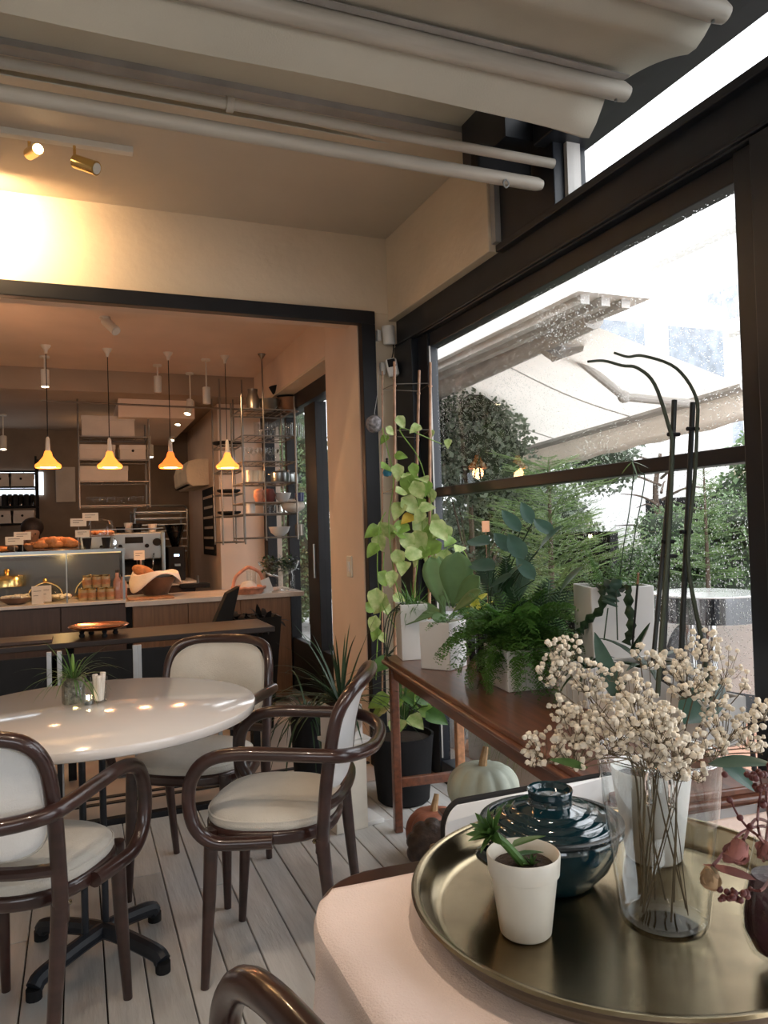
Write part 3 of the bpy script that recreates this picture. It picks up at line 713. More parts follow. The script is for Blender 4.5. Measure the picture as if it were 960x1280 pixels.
clus = [  # px, py, spread px, count, distance
 (705, 812, 24, 34, .98), (690, 838, 20, 20, .98), (735, 845, 24, 40, .97), (745, 880, 22, 20, .96), (705, 885, 18, 20, .95), (722, 905, 30, 44, .94),
 (680, 930, 26, 26, .93), (665, 945, 14, 8, .93), (720, 935, 30, 50, .92), (765, 915, 32, 52, .90), (800, 890, 30, 60, .92), (792, 862, 22, 30, .96),
 (825, 905, 30, 56, .90), (850, 935, 26, 34, .88), (845, 960, 18, 18, .90), (812, 935, 24, 30, .90), (858, 850, 26, 46, 1.0), (842, 828, 20, 22, 1.02),
 (880, 805, 22, 24, 1.03), (905, 830, 24, 22, 1.02), (930, 850, 12, 8, 1.02), (890, 862, 26, 26, 1.0), (905, 905, 32, 48, .98), (935, 915, 22, 20, .97),
 (955, 885, 16, 18, .97), (890, 935, 22, 16, .95), (872, 965, 12, 8, .93), (770, 840, 14, 8, .98), (812, 825, 12, 12, .98), (950, 930, 12, 8, .97), (800, 815, 10, 6, 1.0)]
rg = random.Random(3)
for ci_, (cx, cy, sp_, n_, ds) in enumerate(clus):
    hub = pt(cx, cy+sp_*.9, ds)-G0
    a = rg.uniform(0, 2*pi)
    basep = V((.030*cos(a), .030*sin(a), .02)); neck = V((hub.x*.42, hub.y*.42, .225)); nl = Vector((neck.x, neck.y)).length
    if nl > .05: neck.x *= .05/nl; neck.y *= .05/nl
    pth = crv([basep, basep.lerp(neck, .5), neck, neck.lerp(hub, .55)+V((0, 0, .006)), hub], 4)
    if ci_ % 3 == 0: ob('stem', MB().tube(pth, [.0013, .0008], 5), K['twig'], gy)
    elif ci_ % 6 == 1: stm.tube(pth, [.0009, .0006], 4)
    else: stm.tube(pth[len(pth)//2:], [.0008, .0006], 4)
    for i in range(int(n_*1.35)):
        rr = sp_*sqrt(rg.random())*1.05; aa = rg.uniform(0, 2*pi)
        b = pt(cx+rr*cos(aa), cy+rr*sin(aa)*.9, ds+rg.uniform(-.035, .035))-G0
        r_ = rg.uniform(.0022, .0042)
        blo.ball(b, r_, 7, 5, 1, 1, .9, jit=.28)
        if rg.random() < .6:
            m = hub.lerp(b, .5)+V((rg.uniform(-.004, .004), rg.uniform(-.004, .004), -.003)); twm.tube([hub, m, b-V((0, 0, .002))], .0004, 3)
ob('blossoms', blo, K['petal'], gy, kind='stuff'); ob('twigs', twm, K['twig'], gy, kind='stuff'); ob('fine_stems', stm, K['twig'], gy, kind='stuff')
# eucalyptus-like leaves of the bouquet
def wleaf(par, p0, p1, w, m, up=V((0, -.6, .8)), n=8, name='leaf', curl=.15, label=None):
    p0 = V(p0); p1 = V(p1); L = (p1-p0).length
    o = ob(name, lf(L, w, n=n, cup=.12, curl=curl, tipf=.8), m, par, label=label)
    o.matrix_local = Matrix.Translation(p0) @ frame((p1-p0), up).to_4x4(); return o
wleaf(gy, pt(885, 955, .93)-G0, pt(962, 945, .90)-G0, .024, K['blue'])
wleaf(gy, pt(900, 950, .93)-G0, pt(948, 985, .92)-G0, .024, K['blue'])
wleaf(gy, pt(735, 960, .9)-G0, pt(690, 945, .88)-G0, .012, K['plant'])

# amphora with dried roses at the right edge
A0 = V((*tpos(976, 1220, .03), TZ))
am = thing('rose_amphora', 'purple tinted glass vase of dried roses and berries at the right edge', 'vase', A0)
ob('glass', MB().lathe([(0, .001), (.018, .002), (.034, .014), (.042, .036), (.042, .06), (.034, .10), (.026, .135), (.0235, .15), (.025, .158), (.0235, .158), (.021, .15), (.023, .13), (.031, .10), (.039, .06), (.039, .037), (.030, .016), (0, .006)], n=40), K['vase'], am)
ob('liner', MB().lathe([(0, .008), (.028, .016), (.038, .038), (.038, .058), (.032, .09), (.028, .105), (0, .11)], n=40), K['purple'], am)
dr = thing('dried_roses', 'bunch of dried roses and dark berries leaning out of the purple vase', 'flowers', A0)
petm = {}
def rose(px, py, dist, r, m, dn):
    c = pt(px, py, dist)-A0
    o = ob('rose_heart', MB().lathe([(0, -.85*r), (.4*r, -.7*r), (.62*r, -.1*r), (.6*r, .45*r), (.4*r, .7*r), (0, .6*r)], n=12), m, dr)
    for vtx in o.data.vertices:
        k = noise.noise(vtx.co*90+V((px, 0, 0))); vtx.co += vtx.co.normalized()*k*r*.35
    o.matrix_local = Matrix.Translation(c) @ frame(V((0, 1, 0)), V(dn)).to_4x4()
    if m.name not in petm: petm[m.name] = lf(.0175, .0185, n=5, cup=.55, tipf=1.25, pw_=.6, curl=-.5).mesh('petal', m)
    Rq = frame(V((0, 1, 0)), V(dn))
    for i in range(16):
        a = i*2.4; rr_ = (.92-.045*i)*r; base_ = c+Rq@V((cos(a)*rr_*.55, sin(a)*rr_*.55, -.78*r))
        d_ = Rq@V((cos(a)*(.55-.035*i), sin(a)*(.55-.035*i), 1)); inst('petal', petm[m.name], dr, base_, frame(d_, Rq@V((-cos(a), -sin(a), .1))), r/.0155*(1.0+.012*i))
    for i in range(5):
        a = i*1.26; R_ = frame(V((0, 1, 0)), V(dn))
        inst('sepal', sepm, dr, c-R_@V((0, 0, .9*r)), frame(R_@V((cos(a), sin(a), .4)), V(dn)), .8)
    ob('stem', MB().tube(crv([c-frame(V((0, 1, 0)), V(dn))@V((0, 0, .9*r)), c.lerp(V((.0, 0, .16)), .5)+V((0, 0, .022)), V((.0, 0, .15)), V((.005, 0, .03))], 6), .0016, 6), K['berry'], dr)
sepm = lf(.013, .005, n=4).mesh('sepal', K['twig'])
rose(921, 1066, .80, .0142, K['rose'], (-.5, -.3, -.6))
rose(889, 1098, .80, .0118, K['rosey'], (-.2, -.1, -.95))
rose(957, 1062, .83, .011, K['rose'], (.2, -.3, .6))
for br in ([(952, 1050), (935, 1035), (920, 1015), (912, 995)], [(950, 1045), (948, 1010), (952, 985), (950, 970)], [(955, 1110), (935, 1112), (920, 1118), (908, 1118)], [(958, 1000), (962, 975), (958, 955)]):
    P_ = [pt(a, b, .80)-A0 for a, b in br]
    ob('stem', MB().tube(crv([V((0, 0, .12))]+P_, 4), [.0016, .0007], 5), K['berry'], dr)
    for a, b in br[1:]:
        for k in range(4):
            inst('berry', bym, dr, pt(a+rg.uniform(-9, 9), b+rg.uniform(-8, 8), .80+rg.uniform(-.012, .012))-A0, None, rg.uniform(.6, .95)) if 'bym' in globals() else None
    if 'bym' not in globals():
        bym = MB().ball((0, 0, 0), .0036, 8, 6).mesh('berry', K['berry'])
for a, b in ((912, 1000), (906, 968), (934, 968), (940, 972), (951, 968), (925, 1022), (938, 1033), (909, 1115), (913, 1122), (922, 1124), (934, 1120), (904, 1122)):
    inst('berry', bym, dr, pt(a, b, .80)-A0, None, .85)
wleaf(dr, pt(945, 1100, .80)-A0, pt(880, 1080, .80)-A0+V((0, 0, .004)), .010, K['rose'])

# ------------------------------------------------------------------ white-backed chair on the far side of the near table
ws = thing('white_backed_chair', 'chair with a smooth white rounded back panel and thin black edge beyond the brass tray', 'chair', (.815, 1.285, 0), 0)
pan = [(x_, z_) for x_, z_ in rrect(-.20, .585, .22, .783, .045)]
def vpan(p, y0, y1):
    n = len(p); return MB().add([(a, y0+.03*(a/.21)**2*-1, b) for a, b in p]+[(a, y1-.03*(a/.21)**2, b) for a, b in p], [tuple(range(n)), tuple(range(n, 2*n))[::-1]]+[(i, n+i, n+(i+1) % n, (i+1) % n) for i in range(n)])
ob('back_panel', vpan(pan, -.002, .006), K['white'], ws, smooth=False)
ob('panel_edge', vpan([(a*1.013, .684+(b-.684)*1.025) for a, b in pan], .000, .014), K['blackmat'], ws, smooth=False)
ob('seat', MB().prism(rrect(-.21, -.30, .21, .02, .06), .44, .465), K['white'], ws, bev=.005)
for s_ in (-1, 1):
    ob('leg', MB().tube([(s_*.17, .03, 0), (s_*.17, .015, .45), (s_*.17, .010, .62)], .010, 10), K['blackmat'], ws)
    ob('leg', MB().tube([(s_*.17, -.26, 0), (s_*.17, -.25, .44)], .010, 10), K['blackmat'], ws)

# ------------------------------------------------------------------ console table with plants
CR = math.atan2(-(1.354-1.224), 3.011-1.988)   # small turn from the wall line
cn = thing('console_table', 'dark reddish wooden console table under the window holding the plant pots', 'table', (1.212, 3.03, 0), CR)
# local: x right towards window, y = 0 at the far end, negative towards the camera
CL, CW = 1.85, .36
ob('tabletop', MB().prism(rrect(0, -CL, CW, 0, .02), .733, .75), K['wood'], cn, bev=.004, smooth=False)
ob('edge_moulding', MB().prism(rrect(-.012, -CL-.012, CW+.012, .012, .03), .718, .734), K['wood'], cn, bev=.006, seg=3)
ob('apron', MB().box(.03, -CL+.03, .655, .05, -.03, .718), K['wood'], cn, smooth=False, bev=.003)
ob('apron', MB().box(.03, -.05, .655, CW-.03, -.03, .718), K['wood'], cn, smooth=False, bev=.003)
ob('apron', MB().box(.03, -CL+.03, .655, CW-.03, -CL+.05, .718), K['wood'], cn, smooth=False)
for x_, y_ in ((.02, -.03), (CW-.05, -.03), (.02, -CL+.02), (CW-.05, -CL+.02)):
    ob('leg', MB().prism([(x_, y_-.015), (x_+.036, y_-.015), (x_+.036, y_+.024), (x_, y_+.024)], 0, .718), K['wood'] if x_ < .1 else K['woodl'], cn, smooth=False, bev=.006)
ob('stretcher', MB().box(.05, -.03, .185, CW-.04, -.005, .225), K['wood'], cn, smooth=False, bev=.004)
ob('shelf', MB().box(.04, -CL+.05, .27, CW, -.56, .285), K['wood'], cn, smooth=False, bev=.003)
def cpos(lx, ly): return (1.212+lx*cos(CR)-ly*sin(CR), 3.03+lx*sin(CR)+ly*cos(CR))
ZT = .7505
def sqpot(par, w, d, h, m='wpot', rz=0, tap=.97):
    a = w/2; b = d/2; k = tap; i = .010
    vs = [(-a*k, -b*k, 0), (a*k, -b*k, 0), (a*k, b*k, 0), (-a*k, b*k, 0), (-a, -b, h), (a, -b, h), (a, b, h), (-a, b, h),
          (-a+i, -b+i, h), (a-i, -b+i, h), (a-i, b-i, h), (-a+i, b-i, h), (-a+i, -b+i, h-.035), (a-i, -b+i, h-.035), (a-i, b-i, h-.035), (-a+i, b-i, h-.035)]
    fs = [(0,3,2,1),(0,1,5,4),(1,2,6,5),(2,3,7,6),(3,0,4,7),(4,5,9,8),(5,6,10,9),(6,7,11,10),(7,4,8,11),(8,9,13,12),(9,10,14,13),(10,11,15,14),(11,8,12,15),(12,13,14,15)]
    o = ob('pot', MB().add(vs, fs), K[m], par, smooth=False, bev=.003, seg=2)
    ob('soil', MB().box(-a+i, -b+i, h-.036, a-i, b-i, h-.02), K['soil'], par, smooth=False)
    return o
# tall white pot at the far end with feathery greens
q = at(503, 820, z=ZT)
pa = thing('tall_square_planter', 'tall white square planter with feathery greens at the far end of the console', 'potted plant', (1.300, 2.915, ZT), CR-.1)
sqpot(pa, .115, .13, .23)
bl = MB()
for i in range(170):
    a = rnd.uniform(0, 2*pi); e = rnd.uniform(.2, 1.4); bl.blade((rnd.uniform(-.04, .04), rnd.uniform(-.04, .04), .21), (cos(a)*cos(e), sin(a)*cos(e), sin(e)), rnd.uniform(.07, .17), .005, rnd.uniform(.5, 2.2), 4)
ob('foliage', bl, K['fern'], pa, kind='stuff')
# hanging dark tendrils
for k in range(4):
    x0 = -.05+.012*k
    ob('tendril', MB().tube(crv([(x0, -.05, .21), (x0-.05, -.055, .20+.01*k), (x0-.075, -.05, .12), (x0-.07-.01*k, -.05, .03), (x0-.06, -.04, -.0+.02*k)], 5), .0025, 5), K['twiggreen'], pa)
# big-leaf succulent in a white pot
q = (1.318, 2.655)
pb = thing('paddle_leaf_plant', 'square white pot with a large paddle-leaved succulent on the console', 'potted plant', (*q, ZT), radians(33))
sqpot(pb, .135, .135, .182)
pdl = lf(.17, .115, n=9, cup=.16, curl=.06, tipf=1.25).mesh('paddle_leaf', K['kal'])
camd = V((-cos(radians(62)), -sin(radians(62)), 0))
Ri = Matrix.Rotation(-radians(33), 3, 'Z')
def addleaf(par, me, base, d, s=1, up=None, name='leaf'):
    u = up if up is not None else V((-.45, -.85, .3))
    return inst(name, me, par, base, frame(Ri @ V(d), Ri @ V(u)), s)
ob('stalk', MB().tube([(0, 0, .15), (0, 0, .28)], [.014, .010], 10), K['kal'], pb)
pbM = Matrix.Rotation(-radians(33), 3, 'Z')
def pbl(px, py, dd=0):
    p = at(px, py, x=q[0]+dd); return pbM @ (p-V((*q, ZT)))
for (a, b, w_, dd, cu) in (((556, 765), (538, 696), .098, -.02, .0), ((566, 760), (572, 692), .128, .0, .1), ((552, 768), (507, 774), .085, -.05, .5), ((568, 755), (596, 722), .07, .03, .1),
        ((566, 765), (594, 738), .05, -.03, .2), ((560, 770), (512, 752), .06, .03, .2), ((562, 760), (548, 692), .05, .05, .0), ((560, 775), (540, 770), .06, -.06, .5)):
    P0, P1 = pbl(*a, 0), pbl(*b, dd); L_ = (P1-P0).length
    o = ob('paddle_leaf', lf(L_*1.02, w_, n=10, cup=.14, curl=.08, tipf=1.75, pw_=.6), K['kal'], pb, solid=.003)
    o.matrix_local = Matrix.Translation(P0) @ frame(P1-P0, pbM @ V((-.45, -.80, .4 if cu < .3 else 1.4))).to_4x4()
# dark glass pot
q = at(597, 836, z=ZT)
pc = thing('dark_glass_pot', 'dark smoked glass pot between the paddle-leaved plant and the fern', 'pot', (1.425, 2.485, ZT))
ob('pot', MB().lathe([(0, 0), (.048, 0), (.052, .004), (.052, .205), (.048, .205), (.047, .01), (0, .008)], n=32), K['smoke'], pc)
ob('filling', MB().lathe([(0, .01), (.045, .01), (.045, .17), (0, .18)], n=24), K['soil'], pc)
zm = thing('glossy_leaf_shrub', 'dark glossy round-leaved plant rising from the smoked glass pot', 'plant', (1.425, 2.485, ZT+.19))
rl = lf(.085, .075, n=6, cup=.2, tipf=.7, curl=.15).mesh('round_leaf', K['blue'])
ZM0 = V((1.425, 2.485, ZT+.19))
for (bx, by, tx, ty_, w_, dd) in ((612, 680, 588, 672, .075, 0), (618, 712, 590, 700, .080, -.03), (640, 690, 622, 668, .06, .03), (655, 700, 640, 672, .07, .05), (650, 665, 632, 640, .055, .06), (672, 690, 690, 660, .06, .08), (640, 720, 612, 728, .06, -.02),
        (690, 668, 672, 650, .055, .1), (665, 655, 655, 632, .05, .08), (700, 740, 716, 712, .055, .05), (625, 735, 640, 708, .05, 0), (668, 725, 650, 700, .055, .03)):
    e1_ = at(bx, by, x=1.42+dd)-ZM0; e2_ = at(tx, ty_, x=1.40+dd)-ZM0
    ob('stem', MB().tube(crv([(0, 0, -.04), e1_*.5+V((0, 0, .015)), e1_], 4), .0025, 5), K['plantd'], zm)
    wleaf(zm, e1_, e2_+(e2_-e1_)*.25, w_, K['blue'], up=V((-.4, -.6, .7)), n=7)
# cycad-like comb fronds
fr1 = MB()
for i in range(17):
    y = .03+i*.0125; L = .065*(1-abs(i-6)/15)
    for s in (-1, 1): fr1.blade((0, y, 0), (s*.85, .5, .1), L, .009, .3, 3, up=V((0, 0, 1)))
fr1.tube([(0, 0, 0), (0, .24, 0)], .0016, 5)
fr1 = fr1.mesh('comb_frond', K['plantd'])
def frond_mesh(L, npair, ll, lw, drop, seed, m):
    r = random.Random(seed); mb = MB(); pts = []
    p = V((0, 0, 0)); d = V((0, .75, .65)).normalized()
    for i in range(npair+1):
        pts.append(p.copy()); d = (d+V((0, .02, -drop/npair))).normalized(); p = p+d*(L/npair)
    mb.tube(pts, [.0012, .0006], 4)
    for i in range(2, npair+1):
        for s in (-1, 1):
            a = r.uniform(-.4, .4); T = (pts[i]-pts[i-1]).normalized()
            dd = V((s, 0, 0))*.9+T*.5+V((0, 0, a*.5)); k = (1-.55*i/npair)
            b = pts[i]; n_ = 3 if ll > .03 else 1
            if n_ == 1:
                e = b+dd.normalized()*ll*k; sd = V((-dd.y, dd.x, .2)).normalized()*lw*k
                mb.add([b, b.lerp(e, .5)+sd+V((0, 0, .002)), e, b.lerp(e, .5)-sd], [(0, 1, 2, 3)])
            else:
                for q_ in range(5):
                    c = b+dd.normalized()*ll*k*(q_+.6)/5+V((0, 0, -.004*q_*q_/5)); sz = lw*(1.15-.12*q_)*k
                    for s2 in (-1, 1):
                        t_ = V((-dd.y*s2, dd.x*s2, r.uniform(-.3, .5))).normalized()
                        e = c+t_*sz*1.6; sd = dd.normalized()*sz*.8
                        mb.add([c, c.lerp(e, .6)+sd, e, c.lerp(e, .6)-sd], [(0, 1, 2, 3)])
    return mb.mesh('frond', m)
maid = [frond_mesh(L, 13, .054, .0115, dr_, 5+i, K['fern']) for i, (L, dr_) in enumerate(((.22, 1.2), (.28, 1.8), (.25, 2.6), (.30, 2.2), (.20, .8)))]
feath = [frond_mesh(L, 20, .028, .0042, dr_, 15+i, K['plant']) for i, (L, dr_) in enumerate(((.30, 1.0), (.34, 1.5), (.28, .7)))]
for i in range(16):
    a = i*2.1; e = .7+.3*rnd.random(); d = V((cos(a)*.6, sin(a)*.6, e)); inst('frond', fr1, zm, V((.05, -.05, .02))+d*.06, frame(d+V((0, 0, .5)), V((-.5, -.9, .1))), rnd.uniform(.6, .85))
# maidenhair fern in a white box pot
q = (1.385, 2.225)
pd = thing('maidenhair_fern', 'wide white box pot with a bushy green maidenhair fern on the console', 'potted plant', (*q, ZT), CR)
sqpot(pd, .165, .20, .135, rz=0)
Ri = Matrix.Identity(3)
for i in range(84):
    a = rnd.uniform(0, 2*pi); R_ = frame(V((cos(a), sin(a), 0)))
    if i % 2: R_ = R_ @ Matrix.Rotation(rnd.uniform(.1, .8), 3, 'X')
    inst('frond', maid[i % 5], pd, (rnd.uniform(-.06, .05), rnd.uniform(-.07, .07), .120+rnd.uniform(0, .06)), R_, rnd.uniform(.8, 1.25))
for i in range(10):
    a = rnd.uniform(2.2, 5.2); inst('frond', maid[2+i % 2], pd, (cos(a)*.07, sin(a)*.09, .12), frame(V((cos(a), sin(a), 0))) @ Matrix.Rotation(-.5, 3, 'X'), .62)
# second fern between, standing behind
pe = thing('feathery_fern', 'dark feathery fern filling the space behind the box pots', 'plant', (1.50, 2.28, ZT))
ob('pot', MB().lathe([(0, 0), (.045, 0), (.06, .12), (.056, .12), (.045, .10), (0, .10)], n=24), K['blackmat'], pe)
for i in range(26):
    a = rnd.uniform(0, 2*pi); R_ = frame(V((cos(a), sin(a), 0))) @ Matrix.Rotation(rnd.uniform(0, .6), 3, 'X')
    inst('frond', feath[i % 3], pe, (rnd.uniform(-.02, .02), rnd.uniform(-.02, .02), .11), R_, rnd.uniform(.6, .85))
for i in range(12):
    a = rnd.uniform(0, 2*pi); d = V((cos(a)*.45, sin(a)*.45, 1)); inst('comb_leaf', fr1, pe, d*.10+V((0, 0, .02)), frame(d, V((-.5, -.9, .1))), rnd.uniform(.8, 1.1))
# white pot with paneled face
q = at(712, 886, z=ZT)
pf = thing('low_white_pot', 'white pot with fine incised lines behind the dried blossoms', 'potted plant', (1.425, 1.90, ZT), CR+.2)
sqpot(pf, .115, .125, .118)
lg = MB()
for i in range(5): lg.box(-.058, -.05+.025*i, .0, -.0565, -.049+.025*i, .115)
ob('incised_lines', lg, K['paper'], pf, smooth=False)
bl = MB()
for i in range(26):
    a = rnd.uniform(0, 2*pi); e = rnd.uniform(.2, 1.0); bl.blade((0, 0, .10), (cos(a)*cos(e), sin(a)*cos(e), sin(e)), rnd.uniform(.12, .22), .014, rnd.uniform(.9, 2.0), 6)
ob('blades', bl, K['plantd'], pf, kind='stuff')
# tall white planter at the window
pg = thing('tall_tapered_planter', 'tall white tapered planter of fine ferns standing near the window pane', 'potted plant', (1.600, 1.985, ZT), CR-.22)
sqpot(pg, .20, .19, .345)
for i in range(46):
    a = rnd.uniform(0, 2*pi); R_ = frame(V((cos(a), sin(a), 0))) @ Matrix.Rotation(rnd.uniform(.0, 1.0), 3, 'X')
    inst('frond', feath[i % 3], pg, (rnd.uniform(-.07, .07), rnd.uniform(-.06, .06), .315), R_, rnd.uniform(.42, .68))
def zig(par, pts, m='plantd', w=.018):
    P_ = crv(pts, 7); mb = MB(); vs = []
    for i, p in enumerate(P_):
        T = (P_[min(i+1, len(P_)-1)]-P_[max(i-1, 0)]).normalized(); sd = T.cross(V((.5, .8, .1))).normalized(); a = w*1.7*(.45+.55*abs((i % 4)-2)/2)
        vs += [p-sd*a*.5, p+sd*a*.5]
    mb.add(vs, [(2*i, 2*i+1, 2*i+3, 2*i+2) for i in range(len(P_)-1)])
    ob('zigzag_leaf', mb, K[m], par, solid=.002)
def pgl(px, py, x=1.47):
    p = at(px, py, x=x); return (Matrix.Rotation(-CR+.22, 3, 'Z') @ (p-V((1.600, 1.985, ZT))))
zig(pg, [(-.07, -.05, .33), pgl(752, 735), pgl(752, 760), pgl(735, 775), pgl(725, 790)])
zig(pg, [(-.05, -.05, .33), pgl(768, 730), pgl(765, 745), pgl(762, 756)], 'blue', .03)
zig(pg, [(-.03, -.07, .33), pgl(783, 735), pgl(786, 758), pgl(789, 785), pgl(783, 805)])
for a, b in (((760, 760), (755, 800)), ((770, 735), (772, 800))):
    ob('stem', MB().tube([pgl(*a), pgl(*b)], .0022, 5), K['plantd'], pg)
for pts in ([(785, 720), (789, 700), (795, 660), (806, 600), (800, 590), (797, 583)], [(775, 720), (780, 680), (788, 630), (792, 590), (789, 575)]):
    ob('stem', MB().tube(crv([pgl(a, b, 1.58) for a, b in pts], 4), .0018, 5), K['plantd'], pg)
for d in ((765, 572), (812, 580), (775, 590), (800, 600)):
    b0_ = pgl(790, 577, 1.58); e_ = pgl(*d, 1.58)
    bl = MB().blade(b0_, e_-b0_, (e_-b0_).length, .008, .3, 4); ob('blade', bl, K['plant'], pg)
# low white pot with strap leaves (aloe)
ph = thing('strap_leaf_plant', 'low white pot with dark strap leaves in front of the tall planter', 'potted plant', (1.435, 1.640, ZT), CR)
sqpot(ph, .17, .16, .165)
def phl(px, py, x=1.42): return Matrix.Rotation(-CR, 3, 'Z') @ (at(px, py, x=x)-V((1.435, 1.640, ZT)))
for i in range(13):
    a = i*2.4; e = .15+.75*rnd.random(); b = MB().blade((0, 0, .145), (cos(a)*cos(e), sin(a)*cos(e), sin(e)), rnd.uniform(.13, .22), .030, rnd.uniform(.5, 1.6), 6, fold=.35)
    ob('strap_leaf', b, K['plantd'], ph, solid=.0015)
for a, b in (((790, 815), (807, 787)), ((795, 818), (800, 800))):
    e = phl(*b)-phl(*a); ob('strap_leaf', MB().blade(phl(*a), e, e.length*1.3, .035, 0, 5, fold=.3), K['plantd'], ph, solid=.0015)
wleaf(ph, phl(775, 880, 1.33), phl(742, 790, 1.30), .05, K['blue'], up=V((-.7, -.6, .3)), curl=.05, label='long grey-green leaf hanging over the pot')
ob('stick', MB().tube([phl(790, 815, 1.47), phl(797, 730, 1.47)], .0035, 6), K['stick'], ph)
ob('stick_tip', MB().tube([phl(797, 730, 1.47), phl(798, 716, 1.47)], .0035, 6), K['bamboo'], ph)
# orchid with black supports
OX, OY = 1.43, 1.437
oc = thing('bare_orchid', 'white pot with bare curved orchid stems tied to tall black sticks', 'potted plant', (OX, OY, ZT), 0)
sqpot(oc, .13, .13, .115)
def ol(px, py, y=OY): return at(px, py, y=y)-V((OX, OY, ZT))
for (a, b, y) in (((843, 500), (828, 850), 1.45), ((866, 503), (850, 850), 1.42)):
    ob('support_stick', MB().tube([ol(*a, y), ol(b[0], b[1], y), V((-.01, 0, .09))], .0065, 8), K['stick'], oc)
ob('support_stick', MB().tube([ol(838, 590, 1.46), ol(816, 830, 1.46)], .0055, 8), K['stick'], oc)
for pts in ([(888, 885), (885, 855), (877, 800), (860, 700), (868, 600), (871, 540), (870, 497), (845, 460), (805, 445), (785, 446), (768, 441)], [(822, 870), (828, 780), (836, 660), (840, 560), (835, 530), (818, 480), (797, 460), (778, 457), (755, 451), (735, 452)]):
    ob('flower_stem', MB().tube(crv([ol(a, b, 1.40) for a, b in pts], 5), [.006, .003], 7), K['twiggreen'], oc)
for a, b in ((866, 536), (842, 543), (858, 665), (838, 695), (835, 677)):
    ob('clip', MB().tube([ol(a-7, b, 1.41), ol(a+7, b, 1.41)], .005, 8), K['blackmat'], oc)
for (a, b, w) in (((862, 900), (862, 835), .09), ((870, 905), (905, 850), .05)):
    wleaf(oc, ol(855, 905, 1.36), ol(b[0], b[1], 1.42) if w < .09 else ol(905, 845, 1.42), w, K['blue'], up=V((-.3, -.5, .8)), curl=.1)
p = at(825, 905, z=ZT)
# white bottle-like pot between
pw_ = thing('small_white_cachepot', 'small white cachepot half hidden by the dried blossoms', 'pot', (1.27, 1.56, ZT), CR)
sqpot(pw_, .09, .09, .095)

# brown paper tag among leaves
p = at(607, 658, x=1.50)
tg = thing('brown_plant_tag', 'brown paper tag on a stick among the console leaves', 'sign', (1.50, p.y, .93))
ob('tag', MB().box(-.001, -.034, p.z-.93-.022, .001, .034, p.z-.93+.022), K['cardb'], tg, smooth=False).rotation_euler = (0, 0, radians(-55))
ob('stick', MB().tube([(0, 0, 0), (0, 0, p.z-.93-.01)], .002, 5), K['bamboo'], tg)
tk = MB()
for i in range(3): tk.box(-.0016, -.024, p.z-.93-.012+.010*i, -.0012, .022-.006*i, p.z-.93-.010+.010*i)
ob('writing', tk, K['ink'], tg, smooth=False).rotation_euler = (0, 0, radians(-55))

# ------------------------------------------------------------------ floor planter with climbing pothos on bamboo
fp = thing('black_floor_planter', 'large black floor planter with leafy plant beside the console leg', 'potted plant', (1.42, 3.34, 0))
ob('pot', MB().lathe([(0, 0), (.115, 0), (.125, .01), (.150, .30), (.153, .315), (.143, .315), (.14, .28), (0, .275)], n=40), K['blackmat'], fp)
soilplug(.139, .29, fp)
pv = MB()
hm = lf(.085, .07, n=6, cup=.22, tipf=.55, notch=.12, curl=.25)
heart = [hm.mesh('heart_leaf', K[k]) for k in ('pothos', 'plantl', 'pothos', 'plant')]
yl = hm.mesh('heart_leaf', K['yel'])
for i in range(26):
    a = rnd.uniform(0, 2*pi); h = rnd.uniform(.40, .70); r_ = rnd.uniform(.03, .17)
    e = V((r_*cos(a), r_*sin(a), h)); ob('stem', MB().tube(crv([(0.02*cos(a), .02*sin(a), .34), e*.6+V((0, 0, .16)), e], 4), .0025, 5), K['plant'], fp)
    inst('leaf', heart[1+i % 3], fp, e-V((0, 0, .03)), frame(V((cos(a), sin(a), -.3)), V((-.4, -.6, .7))), rnd.uniform(.8, 1.3))
tr_ = thing('bamboo_trellis', 'bamboo pole trellis with wire rungs against the corner pilaster', 'trellis', (1.47, 3.52, 0))
T0 = V((1.47, 3.52, 0))
poles = [((478, 464), (478, 800), 3.62), ((493, 452), (494, 770), 3.50), ((524, 463), (518, 720), 3.52), ((538, 453), (537, 690), 3.44)]
for a, b, y in poles:
    A_ = at(*a, y=y)-T0; B_ = at(*b, y=y)-T0; B_ = A_+(B_-A_)*((A_.z-.42)/(A_.z-B_.z)); mb = MB().tube([A_, A_.lerp(B_, .5), B_], [.007, .0085, .009] if y < 3.6 else [.004, .005, .005], 8)
    for k in range(7): c = A_.lerp(B_, (k+.5)/7); mb.tube([c-V((0, 0, .004)), c+V((0, 0, .004))], .0105 if y < 3.6 else .006, 8)
    ob('bamboo_pole', mb, K['bamboo'], tr_)
for zy in (487, 545, 617):
    cs_ = [at(px, zy+dy, y=y)-T0 for px, dy, y in ((478, 0, 3.62), (493, -7, 3.50), (538, -8, 3.44), (524, 2, 3.52))]
    ob('wire_rung', MB().tube(cs_, .0018, 5, True), K['wire'], tr_)
pvn = thing('climbing_pothos', 'variegated pothos vine climbing the bamboo trellis in the corner', 'plant', (1.44, 3.36, .36))
P0 = V((1.44, 3.36, .36))
def pl(px, py, y): return at(px, py, y=y)-P0
vines = [[(505, 800), (497, 740), (490, 700), (486, 650), (492, 600), (484, 560), (478, 535)], [(515, 790), (520, 720), (528, 660), (520, 620), (510, 600)], [(505, 800), (480, 760), (472, 720), (474, 660), (482, 640)], [(530, 700), (540, 640), (532, 600), (522, 570), (500, 535), (552, 555)], [(540, 720), (560, 685), (580, 690), (592, 720)], [(470, 850), (472, 800), (476, 760), (480, 690)]]
for v in vines: ob('stem', MB().tube(crv([pl(a, b, 3.42) for a, b in v], 5), .0028, 5), K['plantl'], pvn)
